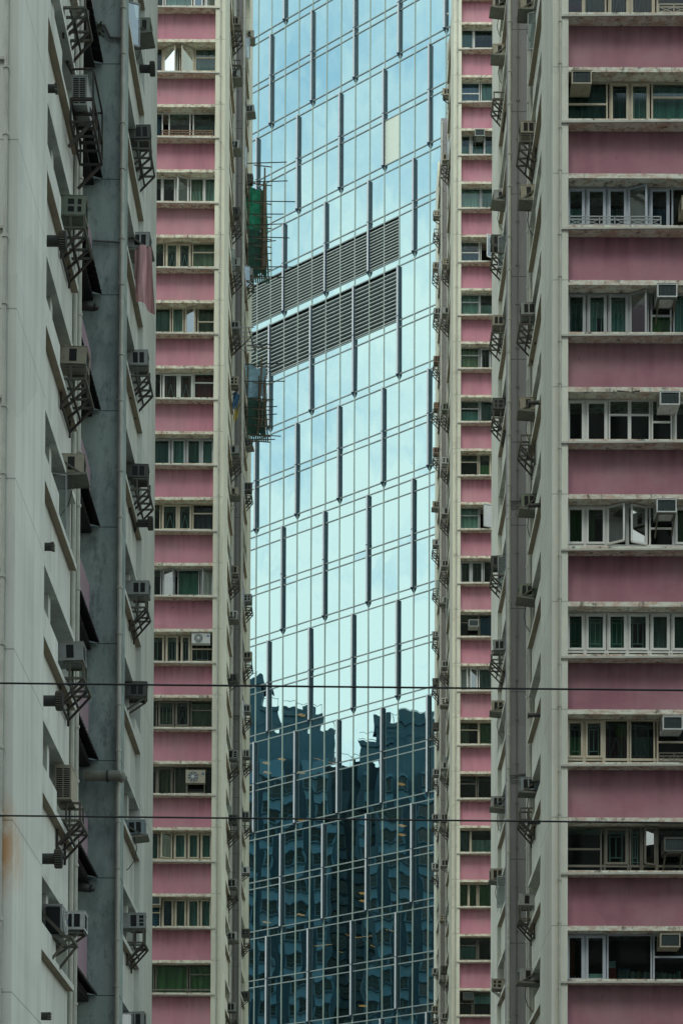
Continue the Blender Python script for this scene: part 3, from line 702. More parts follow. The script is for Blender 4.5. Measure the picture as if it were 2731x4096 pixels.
# split condensers
def condenser(label, loc, rz, w=0.82, h=0.58, d=0.30, colour='white', slats=True, stand=0.0, fan=True, dark=False):
    r = empty('outdoor_condenser', loc, rz)
    a = MB(); a.box(-w / 2, w / 2, -d / 2, d / 2, -h / 2, h / 2); a.box(-w / 2 - .008, w / 2 + .008, -d / 2 - .008, d / 2 + .008, h / 2 - 0.02, h / 2 + 0.012)
    a.build('casing', M['ac_' + colour], r)
    if fan:
        f = MB(); cx = -w * 0.13
        f.tube((cx, -d / 2 - 0.012, 0), (cx, -d / 2 + 0.01, 0), h * 0.43, n=28)
        f.build('fan_recess', M['coil'], r)
        g = MB()
        for q in (0.12, 0.22, 0.32, 0.42):
            n = 24
            for k in range(n):
                t0, t1 = 2 * PI * k / n, 2 * PI * (k + 1) / n
                g.bar((cx + h * q * math.cos(t0), -d / 2 - 0.02, h * q * math.sin(t0)), (cx + h * q * math.cos(t1), -d / 2 - 0.02, h * q * math.sin(t1)), 0.010)
        for k in range(8):
            t0 = 2 * PI * k / 8
            g.bar((cx, -d / 2 - 0.022, 0), (cx + h * .42 * math.cos(t0), -d / 2 - 0.022, h * .42 * math.sin(t0)), 0.010)
        g.tube((cx, -d / 2 - 0.03, 0), (cx, -d / 2 - 0.012, 0), 0.06, n=12)
        g.build('fan_guard', M['ac_white'], r)
        b = MB(); b.box(w * .33, w * .44, -d / 2 - 0.004, -d / 2 + .01, h * .12, h * .30)
        b.build('badge', M['c_blue'], r)
    if dark:
        v = MB(); v.box(-w / 2 - .012, -w / 2 - .002, -d / 2 + .035, d / 2 - .035, -h / 2 + .04, h / 2 - .04); v.build('face_grille', M['slot'], r)
    if slats:
        v = MB()
        for i in range(14):
            z = -h / 2 + .04 + i * (h - .08) / 14
            for sx in (-1, 1):
                v.box(sx * w / 2, sx * (w / 2 + .004), -d / 2 + .03, -.01, z, z + (h - .08) / 14 * .62); v.box(sx * w / 2, sx * (w / 2 + .004), .01, d / 2 - .03, z, z + (h - .08) / 14 * .62)
        v.build('side_vent', M['slot'], r)
    if stand:
        s = MB()
        for x in (-w / 2 + .04, w / 2 - .04):
            for y in (-d / 2 + .03, d / 2 - .03): s.bar((x, y, -h / 2 - stand), (x, y, -h / 2), 0.035)
        s.bar((-w / 2, -d / 2 + .03, -h / 2 - .02), (w / 2, -d / 2 + .03, -h / 2 - .02), .035); s.bar((-w / 2, -d / 2 + .03, -h / 2 - stand + .02), (w / 2, -d / 2 + .03, -h / 2 - stand + .02), .03)
        s.build('stand', M['rack_light'], r)
    return tag(r, label, 'condenser', 'outdoor condensers')
condenser('white fan condenser on a stand in the front window of the left pink tower', (TB.X - PW - .70, TB.Y + .20, gB(3) - .66), 0, 0.84, 0.55, .30, 'beige', stand=.42)
condenser('white condenser with a blue badge at top right of a grilled window, left pink tower', (TB.X - PW - .50, TB.Y + .22, gB(5) - .38), 0, 0.80, 0.44, .30, 'white')
condenser('slatted condenser inside the big cage rack on the left foreground tower', (TA.X + .15, TA.Y + 7.0, 26.85), PI / 2, .85, .60, .30, 'grey', fan=False)
condenser('slatted condenser on a tall rack lower on the left foreground tower', (TA.X - .02, TA.Y + 6.6, 12.9), PI / 2, .85, .66, .32, 'beige', fan=False)
condenser('dark faced condenser on angled arms at the lower left of the left foreground tower', (TA.X + .0, TA.Y + 5.2, 9.9), PI / 2, .85, .60, .34, 'grey', slats=False, dark=True)
x = front_ac(TA, 0, 0, 2, 'white', 'b', 'white boxy air conditioner partly behind the dark faced condenser')
x.location = (TA.X + .02, TA.Y + 7.2, 10.35); x.rotation_euler = (0, 0, 0)
rk = copy_tree(RACKS[1] or RACKS[0]); rk.location = (TA.X, TA.Y + 6.6, 12.55); tag(rk, 'tall truss rack under the slatted condenser, left foreground tower', 'steel rack', 'steel racks bolted under air conditioners')
r = empty('condenser_shelf', (TA.X, TA.Y + 5.2, 9.58)); s = MB()
for y in (-.5, .5): s.bar((-.2, y, 0), (.34, y, 0), .05); s.bar((.32, y, 0), (-.0, y, -.42), .045)
s.bar((.34, -.5, 0), (.34, .5, 0), .05); s.bar((0, -.5, -.003), (0, .5, -.003), .05)
s.build('arm', M['rack_light'], r)
s = MB(); s.bar((.22, -.52, 0.02), (-.38, -.52, .62), .06); s.build('strut', M['rack_light'], r)
tag(r, 'angled steel shelf under the dark faced condenser at lower left', 'steel rack')

# the long cage rack around the slatted condenser
r = empty('cage_rack', (TA.X, TA.Y + 7.0, 26.5)); c = MB()
for x in (0.02, .46):
    c.bar((x, -.7, 0), (x, .8, 0), .05); c.bar((x, -.7, -.45), (x, .8, -.45), .045)
for x in (.46,): c.bar((x, -.7, .62), (x, .8, .62), .035)
for y in (-.7, -.2, .3, .8):
    c.bar((.02, y, 0.003), (.46, y, 0.003), .05); c.bar((.46, y, -.45), (.46, y, .02), .04); c.bar((.02, y, -.45), (.02, y, .02), .04); c.bar((.02, y, -.453), (.46, y, -.453), .04)
for y in (-.7, .8): c.bar((.46, y, 0), (.46, y, .62), .035); c.bar((.46, y, .62), (0, y, .60), .03)
c.build('cage_frame', M['rack'], r)
s = MB()
for y in (-.7, .8): s.bar((.44, y, -.46), (-.02, y, -.95), .05)
s.bar((.42, .1, .0), (-.38, -.2, 1.6), .05)
s.build('strut', M['rack'], r)
tag(r, 'black steel cage rack holding a slatted condenser, left foreground tower', 'steel rack')

# extractor fans on the infill panels of the left edge tower
def extractor(z, y, rounded, label, T=TA, x=0.0):
    r = empty('extractor_fan', (T.X + T.s * x, T.Y + y, z), 0 if T.s > 0 else PI)
    d = MB(); d.tube((-.15, 0, 0), (.19 if rounded else .09, 0, 0), .10 if rounded else .075, n=16); d.build('duct', M['pipe_dark'], r, smooth=False)
    if rounded:
        c = MB(); c.tube((.15, 0, 0), (.28, 0, 0), .17, .165, n=26); c.build('cowl', M['black'], r)
        g = MB()
        for k in range(26):
            t = 2 * PI * k / 26
            g.bar((.16, .172 * math.cos(t), .172 * math.sin(t)), (.272, .17 * math.cos(t), .17 * math.sin(t)), .014)
        g.build('cowl_rib', M['rack_light'], r)
    else:
        g = MB()
        for q in (-.05, 0, .05): g.box(.05, .10, -.085, .085, q - .013, q + .013)
        g.build('louvre', M['rack_light'], r)
    tag(r, label, 'extractor fan', 'extractor fans')
extractor(25.26, 3.9, False, 'small square vent beside the second window, top of the left foreground tower')
extractor(22.39, 3.9, True, 'uppermost round ribbed extractor fan on the left foreground tower')
extractor(16.66, 3.9, False, 'small square vent halfway down the left foreground tower')
extractor(13.79, 3.9, True, 'round ribbed extractor fan just below the upper cable')
extractor(10.86, 3.9, True, 'round ribbed extractor fan below the lower cable')
extractor(7.95, 3.9, False, 'little vent near the bottom of the left foreground tower')
extractor(35.3, 19.6, True, 'round extractor fan high on the far strip of the left foreground tower', x=.12)
extractor(23.4, 19.8, True, 'round extractor fan under a far strip air conditioner, left foreground tower', x=.12)

# black exhaust pipes on the right edge tower
for i, z in enumerate((28.78, 25.84, 19.86, 16.82)):
    r = empty('exhaust_pipe', (TC.X, TC.Y + 4.0, z)); d = MB()
    d.tube((.25, 0, 0), (-.26, .05, -.02), .06, n=12); d.tube((-.26, .05, -.02), (-.30, .05, -.02), .085, n=12)
    d.build('duct', M['pipe_dark'], r)
    b = MB()
    for k in range(5): b.bar((.2 - k * .1, 0, -.06), (.2 - k * .1, 0, -.10), .03)
    b.build('hanger', M['pipe_dark'], r)
    tag(r, 'black horizontal exhaust pipe, %s from top on the right foreground tower side wall' % ORD[i + 1], 'exhaust pipe', 'black exhaust pipes')

# ducts in the light well
r = empty('flue_duct', (TA.X, TA.Y + 15.9, 15.7)); d = MB()
d.tube((-.85, 0, 0), (.02, 0, 0), .13, n=18); d.tube((.02, 0, 0), (.12, 0, -.10), .13, .10, n=18)
d.build('duct', M['tray'], r, smooth=False)
d = MB(); d.tube((-.3, 0, 0), (-.26, 0, 0), .145, n=18); d.build('collar', M['pipe_dark'], r)
tag(r, 'thick grey flue duct crossing the dark recess wall above the lower cable', 'duct')
for z, nm in ((27.1, 'upper'), (12.95, 'lower')):
    r = empty('flue_pipe', (TA.X - .70, TA.Y + 15.8, z)); d = MB()
    d.tube((-.35, 0, .05), (.02, 0, 0), .12, .10, n=16); d.tube((.02, 0, 0), (.13, -.02, -.03), .10, .05, n=16)
    d.build('duct', M['pipe_dark'], r, smooth=True)
    tag(r, '%s black tapered flue pipe poking out of the left dark recess' % nm, 'flue pipe', 'flue pipes in the recess')

# pink towel under an air conditioner
r = empty('towel', (TA.X, TA.Y + 19.2, 30.2)); t = MB(); n, mrows = 14, 10
P = [[None] * (n + 1) for _ in range(mrows + 1)]
for j in range(mrows + 1):
    for i in range(n + 1):
        a, b = i / n, j / mrows
        P[j][i] = (-.02 + a * .42 - b * .10 * (1 - a) + .10 * b * b + .03 * math.sin(a * 13 + b * 2), -.32 + .06 * math.sin(a * 9 + 1) * (0.4 + b), -b * (1.35 + .45 * a) + .06 * math.sin(a * 3))
for j in range(mrows):
    for i in range(n): t.quad([P[j][i], P[j][i + 1], P[j + 1][i + 1], P[j + 1][i]])
tag(r, 'pink towel hanging below an air conditioner on the left foreground tower', 'towel')
t.build('cloth', curtain_mat('pink_towel', (0.80, 0.45, 0.45)), r, smooth=True)

# weeds on the recess wall
r = empty('weed', (TA.X - .72, TA.Y + 16.12, 34.3)); lf = MB(); stw = MB()
for k in range(7):
    a = Vector((random.uniform(-.2, .0), -.03, random.uniform(-.5, 0))); b = a + Vector((random.uniform(.15, .35), -random.uniform(.1, .35), random.uniform(-.2, .15)))
    stw.bar(a, b, .012)
    for q in range(9):
        c = a.lerp(b, random.uniform(.3, 1)) + Vector((random.uniform(-.06, .06), random.uniform(-.06, .06), random.uniform(-.06, .06)))
        d1 = Vector((random.uniform(-1, 1), random.uniform(-1, 1), random.uniform(-1, 1))).normalized() * .05; d2 = d1.cross(Vector((random.random(), 1, random.random()))).normalized() * .025
        lf.quad([c - d1, c + d2, c + d1, c - d2])
stw.build('stem', M['c_brown'], r); lf.build('leaf', plain('weed_leaf', (0.05, 0.085, 0.03)), r, recalc=False)
tag(r, 'weeds growing out of the dark recess wall near the top left', 'plant')

# ------------------------------------------------------------------ bamboo scaffolds behind the left pink tower
M['bamboo'] = plain('bamboo_pole', (0.16, 0.12, 0.07), 0.7, 0, .5); M['bamboo_dark'] = plain('dark_bamboo_pole', (0.045, 0.05, 0.042), 0.7, 0, .4)
M['net_green'] = plain('green_scaffold_net', (0.03, 0.36, 0.20), .85, 0, .6, 5); M['boards'] = plain('dark_green_boards', (0.04, 0.12, 0.09), .8, 0, .5)
M['tarp_blue'] = plain('pale_blue_tarpaulin', (0.34, 0.56, 0.68), .6, 0, .45, 7)
def cloth_sheet(pts_top, pts_bot, n=10, rows=8, wob=.06):
    s = MB(); g = []
    for j in range(rows + 1):
        row = []
        for i in range(n + 1):
            a, b = i / n, j / rows
            t = Vector(pts_top[0]).lerp(Vector(pts_top[1]), a); u = Vector(pts_bot[0]).lerp(Vector(pts_bot[1]), a)
            p = t.lerp(u, b); p.z += wob * 2.2 * math.sin(a * 7 + b * 3) + random.uniform(-wob, wob); p.y += wob * math.sin(a * 9 + b * 4) + random.uniform(-wob, wob) * .4; p.x += random.uniform(-wob, wob) * .3
            row.append(p)
        g.append(row)
    for j in range(rows):
        for i in range(n): s.quad([g[j][i], g[j][i + 1], g[j + 1][i + 1], g[j + 1][i]])
    return s
def scaffold(z0, z1, zb, out, label, tarp):
    r = empty('bamboo_scaffold', (TB.X, TB.Y + 20.6, zb))
    Zt, Zm = z1 - zb, z0 - zb
    cloth_sheet([(-.3, -.4, Zt), (.95, -.45, Zt - .15)], [(-.3, -.4, Zm), (1.05, -.4, Zm)]).build('net' if not tarp else 'tarpaulin', M['net_green'] if not tarp else M['tarp_blue'], r, smooth=True)
    bd = MB(); n = 11
    for i in range(n):
        a = i / n; x0 = -.25 + a * 1.25
        bd.hexa([(x0 + .18, -.55, 0), (x0 + .26, -.55, 0), (x0 + .26, -.50, 0), (x0 + .18, -.50, 0), (x0, -.48, Zm + .1), (x0 + .085, -.48, Zm + .1), (x0 + .085, -.43, Zm + .1), (x0, -.43, Zm + .1)])
    bd.build('board_panel', M['boards'], r)
    cloth_sheet([(-.25, -.40, Zm + .05), (1.05, -.38, Zm + .1)], [(0.0, -.42, .5), (.95, -.42, .35)]).build('net', M['net_green'] if not tarp else M['boards'], r, smooth=True)
    for k in range(6):
        p = MB(); x = random.uniform(.62, 1.0); 
        p.tube((x + random.uniform(-.1, .1), -.6 - .03 * k, random.uniform(.1, .8)), (x + random.uniform(-.05, .15), -.6 - .03 * k, Zt + random.uniform(-1.2, .9)), .035, n=6); p.build('pole', M['bamboo'], r)
    p = MB(); p.tube((-.02, -.6, 0.4), (.05, -.6, Zt + .5), .04, n=6); p.build('pole', M['bamboo'], r)
    for z, L1 in out:
        p = MB(); p.tube((-.2, -.95, z - zb + .04), (L1, -.95 + random.uniform(-.3, .1), z - zb + random.uniform(-.12, .12)), .025, n=6); p.build('putlog', M['bamboo_dark'], r)
        p = MB(); p.tube((.3, -.92, z - zb - .02), (1.25, -.6, z - zb + .05), .028, n=6); p.build('putlog', M['bamboo'], r)
    tag(r, label, 'scaffold', 'bamboo scaffolds')
scaffold(61.2, 63.6, 58.4, [(64.5, 2.05), (63.5, 2.1), (62.5, 2.5), (61.8, 1.9), (61.2, 1.85), (60.6, 2.2), (60.2, 1.5), (59.5, 1.3), (59.0, 2.4), (58.5, 1.9)], 'upper bamboo scaffold with green netting behind the left pink tower', False)
scaffold(52.2, 54.1, 49.9, [(54.8, 1.3), (53.8, 2.0), (52.9, 2.0), (52.0, 1.4), (51.5, 1.6), (51.0, 1.6), (50.6, 1.4), (50.1, 1.8), (49.8, 1.5)], 'lower bamboo scaffold with a pale blue tarpaulin behind the left pink tower', True)
scaffold(75.0, 76.5, 73.8, [(75.2, .9)], 'topmost bit of scaffold with teal netting at the frame top, left pink tower', False)

# clothes drying rack
r = empty('drying_rack', (TB.X, TB.Y + 7.2, 49.2)); d = MB()
for i in range(6): d.bar((-.2 + .06 * i, -1.0 + .45 * i, 0), (1.02 + .02 * i, -1.0 + .45 * i, 0), .035)
d.build('rail', M['alu'], r)
d = MB(); d.bar((-.1, -1.0, -.02), (.1, 1.3, -.02), .04); d.bar((.75, -1.0, -.02), (.95, 1.3, -.02), .04); d.bar((.85, -.2, -.03), (0.0, -.2, -.9), .04)
d.build('bracket', M['rack'], r)
tag(r, 'long aluminium drying rack sticking out of the left pink tower', 'drying rack')

# laundry hanging on the side of the left pink tower
r = empty('laundry', (TB.X + .05, TB.Y + 6.6, 46.3))
c = cloth_sheet([(0, 0, 0), (.35, 0, 0)], [(-.05, 0, -.6), (.15, 0, -.75)], 5, 5, .04); c.build('cloth', M['c_blue'], r)
c = cloth_sheet([(.1, .15, -.35), (.32, .15, -.3)], [(.0, .15, -1.2), (.2, .15, -1.1)], 5, 5, .04); c.build('cloth', plain('yellow_cloth', (.4, .33, .06)), r)
tag(r, 'blue and yellow laundry under an air conditioner, left pink tower', 'laundry')

# books and boxes on the lowest front window sill
gz = gC(0) - 1.405; X0 = TC.X + PW; Y0 = TC.Y + R + .22
def box_thing(name, label, cat, u, w, h, z, mat, d=.18, parts=None):
    r = empty(name, (X0 + u, Y0, gz + z)); b = MB(); b.box(-w / 2, w / 2, 0, d, 0, h); b.build('carton', mat, r)
    b = MB(); b.box(-w / 2 - .006, w / 2 + .006, -.006, d + .006, h - .03, h + .008); b.build('lid', mat, r)
    tag(r, label, cat)
box_thing('storage_box', 'red storage box on the lowest front window sill', 'box', 1.24, .22, .40, 0, plain('red_plastic', (.5, .06, .035)))
box_thing('storage_box', 'white box standing on the red storage box', 'box', 1.25, .17, .17, .41, M['ac_white'])
box_thing('storage_box', 'white carton left of the red box on the window sill', 'box', .80, .38, .24, 0, M['ac_white'])
box_thing('storage_box', 'small beige carton at the left end of the window sill', 'box', .16, .22, .20, 0, M['ac_beige'])
def books(label, u, n, flat, cols):
    r = empty('book_stack', (X0 + u, Y0, gz)); p = 0
    for k in range(n):
        b = MB(); t = random.uniform(.03, .06); h = random.uniform(.24, .33)
        if flat: b.box(-.15 + random.uniform(-.02, .02), .15 + random.uniform(-.02, .02), 0, .18, p, p + t - .002)
        else: b.box(p, p + t - .003, 0, .15, 0, h)
        p += t; b.build('book', M[random.choice(cols)], r)
    tag(r, label, 'books', 'books on the window sill')
books('flat pile of books with blue ones on top beside the red box', 1.55, 9, True, ['c_grey', 'c_white', 'c_blue', 'c_teal'])
books('upright row of pale books right of the flat pile', 1.74, 8, False, ['c_beige', 'c_white', 'c_grey'])
books('upright row of grey books at the window frame', 2.02, 6, False, ['c_grey', 'c_beige', 'c_white'])
books('long low row of books below the beige air conditioner', 2.40, 14, False, ['c_grey', 'c_white', 'c_teal'])

# ------------------------------------------------------------------ glass office tower (turned 42.5 degrees to the street)
GA = math.radians(42.5)
GP = Vector((0, 160, 0)); GN = Vector((-math.sin(GA), -math.cos(GA), 0))
GT = tag(empty('glass_tower', GP, -GA), 'tall glass curtain wall office tower closing the gap between the pink towers', 'office tower')

def mirror_glass():
    m, nt, b = nt_new('reflective_teal_glazing'); nt.nodes.remove(b)
    out = nt.nodes['Material Output']
    tc = N(nt, 'ShaderNodeTexCoord'); geo = N(nt, 'ShaderNodeNewGeometry')
    mp = N(nt, 'ShaderNodeMapping'); mp.inputs['Scale'].default_value = (0.9, 1, 0.38); L(nt, tc.outputs['Object'], mp.inputs['Vector'])
    n1 = N(nt, 'ShaderNodeTexNoise'); n1.inputs['Scale'].default_value = 1.1; n1.inputs['Detail'].default_value = 1; L(nt, mp.outputs[0], n1.inputs['Vector'])
    sub = N(nt, 'ShaderNodeVectorMath', operation='SUBTRACT'); L(nt, n1.outputs['Color'], sub.inputs[0]); sub.inputs[1].default_value = (.5, .5, .5)
    scl = N(nt, 'ShaderNodeVectorMath', operation='SCALE'); L(nt, sub.outputs[0], scl.inputs[0]); scl.inputs['Scale'].default_value = 0.011
    add = N(nt, 'ShaderNodeVectorMath', operation='ADD'); L(nt, geo.outputs['Normal'], add.inputs[0]); L(nt, scl.outputs[0], add.inputs[1])
    nrm = N(nt, 'ShaderNodeVectorMath', operation='NORMALIZE'); L(nt, add.outputs[0], nrm.inputs[0])
    gl = N(nt, 'ShaderNodeBsdfGlossy'); gl.inputs['Color'].default_value = (0.465, 0.645, 0.655, 1); gl.inputs['Roughness'].default_value = 0.0
    L(nt, nrm.outputs[0], gl.inputs['Normal'])
    tr = N(nt, 'ShaderNodeBsdfTransparent'); tr.inputs[0].default_value = (0.34, 0.36, 0.33, 1)
    mx = N(nt, 'ShaderNodeMixShader'); mx.inputs[0].default_value = 0.90
    L(nt, tr.outputs[0], mx.inputs[1]); L(nt, gl.outputs[0], mx.inputs[2]); L(nt, mx.outputs[0], out.inputs[0])
    return m
M['mirror'] = mirror_glass()
M['mull'] = plain('pale_green_mullion', (0.36, 0.42, 0.37), .45, .2, .1)
M['trans'] = plain('grey_transom', (0.23, 0.29, 0.29), .5, 0, .1)
M['fin'] = plain('aluminium_fin', (0.52, 0.55, 0.56), .5, 0, .1)
M['fin_side'] = plain('shaded_fin_flank', (0.02, 0.045, 0.085), .35)  # shade on the fin sides is put into this dark colour
M['slat'] = plain('louvre_blade', (0.42, 0.47, 0.44), .5, 0, .15)
M['louvre_back'] = plain('louvre_void', (0.15, 0.20, 0.205), .8)
M['ivory'] = plain('ivory_infill', (0.60, 0.68, 0.58), .6, 0, .06)
M['core'] = plain('office_core', (0.03, 0.035, 0.035), .8)

PW_G = 1.5
zb = {-2: 115.0, -1: 107.25, 0: 99.51, 1: 91.52, 2: 83.94, 3: 75.16, 4: 67.42, 5: 58.71, 6: 50.94, 7: 43.18, 8: 35.31, 9: 27.56, 10: 19.85, 11: 12.1, 12: 4.4}
rows = sorted(zb)
ztop = {r: (zb[r - 1] - 0.58 if r - 1 in zb else zb[r] + 7.1) for r in rows}
I0, I1 = -6, 17
tx = lambda i: (i - 7) * PW_G
zlines = []
def pane(mb, x0, x1, za, zc, tilt=0.0034):
    a, b = random.gauss(0, tilt), random.gauss(0, tilt * .7); xm, zm = (x0 + x1) / 2, (za + zc) / 2
    mb.quad([(x, a * (x - xm) + b * (z - zm), z) for x, z in ((x0, za), (x1, za), (x1, zc), (x0, zc))])
louv = {}
for r in rows:
    if r in (3, 5):
        zm = ztop[r] - 4.12; mid = (zm, zm - 0.56)
    else:
        c = (ztop[r] + zb[r]) / 2; mid = (c + .27, c - .27)
    storeys = [(mid[0], ztop[r]), (zb[r], mid[1])]
    bands = [(mid[1], mid[0]), (ztop[r], zb[r - 1] if r - 1 in zb else ztop[r] + .5)]
    zlines += [(ztop[r], 0), (zb[r], 1), (mid[0], 1), (mid[1], 0)]
    if r == 5: zlines.append((ztop[r] - .96, 0))
    for h, (za, zc) in enumerate(storeys):
        s = MB()
        for i in range(I0, I1):
            is_l = (r, h) in ((2, 1), (3, 0)) and i < 10
            is_iv = (r, h) == (1, 1) and i == 9
            if is_l: continue
            if is_iv: continue
            if r == 5 and h == 0: pane(s, tx(i), tx(i + 1), za, zc - .96); pane(s, tx(i), tx(i + 1), zc - .96, zc)
            else: pane(s, tx(i), tx(i + 1), za, zc)
        b0, b1 = bands[0] if h == 0 else (0, 0)
        for (b0, b1) in ([bands[0]] if h == 1 else [bands[1]]):
            for i in range(I0, I1): pane(s, tx(i), tx(i + 1), b0, b1)
        s.build('glass_storey', M['mirror'], GT, recalc=False)
        if (r, h) in ((2, 1), (3, 0)): louv[(r, h)] = (za, zc)
# louvre screens
for key, (za, zc) in louv.items():
    l = MB()
    l.box(tx(I0), tx(10), .30, .34, za, zc, 1)
    n = 13
    for i in range(n):
        z = za + .12 + (zc - za - .2) * i / n
        l.hexa([(tx(I0), -.06, z), (tx(10), -.06, z), (tx(10), .16, z + .10), (tx(I0), .16, z + .10), (tx(I0), -.06, z + .06), (tx(10), -.06, z + .06), (tx(10), .16, z + .16), (tx(I0), .16, z + .16)])
    l.box(tx(10) - .03, tx(10) + .03, -.02, .34, za, zc, 1)
    l.build('louvre_screen', [M['slat'], M['louvre_back']], GT)
# the one ivory panel
p = MB(); c = (ztop[1] + zb[1]) / 2
p.box(tx(9) + .05, tx(10) - .05, -.01, .03, zb[1], c - .27); p.build('infill_panel', M['ivory'], GT)
# mullions and transoms
m = MB(); zmin, zmax = zb[12], ztop[-2]
for i in range(I0, I1 + 1): m.box(tx(i) - .027, tx(i) + .027, -.055, .02, zmin, zmax)
m.build('mullion', M['mull'], GT)
t = MB()
for z, k in zlines:
    t.box(tx(I0), tx(I1), -.043, .018, z - .03, z + .025); t.box(tx(I0), tx(I1), -.049, .0, z + .025, z + .045, 1)
t.build('transom', [M['trans'], M['mull']], GT)
# staggered fins, two storeys tall
for r in rows:
    res = (1 - r) % 3
    for i in range(I0, I1 + 1):
        if i % 3 != res: continue
        f = MB(); x = tx(i)
        f.box(x - .072, x + .072, -.25, -.225, zb[r] - .02, ztop[r], 0)
        f.box(x - .068, x + .068, -.224, -.057, zb[r], ztop[r] - .02, 1)
        f.hexa([(x - .10, -.30, zb[r] - .02), (x + .02, -.30, zb[r] - .02), (x + .02, -.06, zb[r] - .02), (x - .10, -.06, zb[r] - .02), (x - .01, -.1, zb[r] - .36), (x + .02, -.1, zb[r] - .36), (x + .02, -.06, zb[r] - .36), (x - .01, -.06, zb[r] - .36)], 1)
        zm2 = (zb[r] + ztop[r]) / 2 + .25
        f.box(x - .095, x + .095, -.26, -.21, zm2 - .03, zm2 + .03, 1)
        f.build('fin', [M['fin'], M['fin_side']], GT)
# inside: floor slabs, core, plain base and flanks
c = MB()
c.box(tx(I0), tx(I1), 5.5, 22, 0, zmax); c.build('core', M['core'], GT)
c = MB()
for z, k in zlines:
    if k: c.box(tx(I0) + .1, tx(I1) - .1, .36, 5.4, z - .45, z - .08)
c.build('floor_slab', M['core'], GT)
c = MB(); c.box(tx(I0) - .5, tx(I0), -.05, 22, 0, zmax + .5); c.box(tx(I1), tx(I1) + .5, -.05, 22, 0, zmax + .5)
c.box(tx(I0), tx(I1), 0.0, 5.4, 0, zmin - .05); c.box(tx(I0), tx(I1), 0.0, 22, zmax + .06, zmax + .8)
c.build('wall', M['fin'], GT)
# lit office ceiling lamps seen through the dark lower glass
le, nt, b = nt_new('lit_ceiling_lamp')
b.inputs['Base Color'].default_value = (.8, .7, .4, 1); b.inputs['Emission Color'].default_value = (1, .60, .16, 1); b.inputs['Emission Strength'].default_value = 5.0
DOTS = [(-7.0, 169.8, 49.5), (-6.9, 169.7, 48.7), (-4.1, 167.2, 52.6), (-5.7, 168.7, 49.5), (-4.1, 167.2, 48.0), (-4.1, 167.1, 44.2), (3.7, 160.0, 42.0), (3.7, 160.0, 41.3), (3.6, 160.1, 45.2), (-4.1, 167.2, 36.7), (-6.9, 169.7, 36.6), (0.8, 162.6, 37.4), (0.8, 162.6, 36.8), (0.8, 162.6, 28.7)]
DASH = [((-3.1, 166.2, 48.9), (-2.3, 165.5, 48.5)), ((-1.9, 165.2, 48.3), (-1.3, 164.5, 48.0)), ((-0.6, 163.9, 34.5), (-0.2, 163.6, 34.3)), ((0.2, 163.2, 34.1), (1.5, 162.0, 34.0)), ((2.5, 161.1, 34.3), (3.1, 160.6, 34.1)), ((-3.0, 166.2, 34.0), (-1.6, 164.9, 33.9)), ((1.4, 162.1, 33.3), (1.7, 161.8, 33.1)), ((-1.0, 164.3, 33.2), (-0.8, 164.1, 33.1))]
GI = Matrix.Rotation(GA, 4, 'Z') @ Matrix.Translation(-GP)
for d in DOTS:
    q = GI @ Vector(d); s = MB(); s.box(q.x - .16, q.x + .16, q.y - .3, q.y + .3, q.z - .04, q.z + .04); s.build('ceiling_lamp', le, GT)
for d0, d1 in DASH:
    s = MB(); s.bar(GI @ Vector(d0), GI @ Vector(d1), .05); s.build('ceiling_lamp', le, GT)

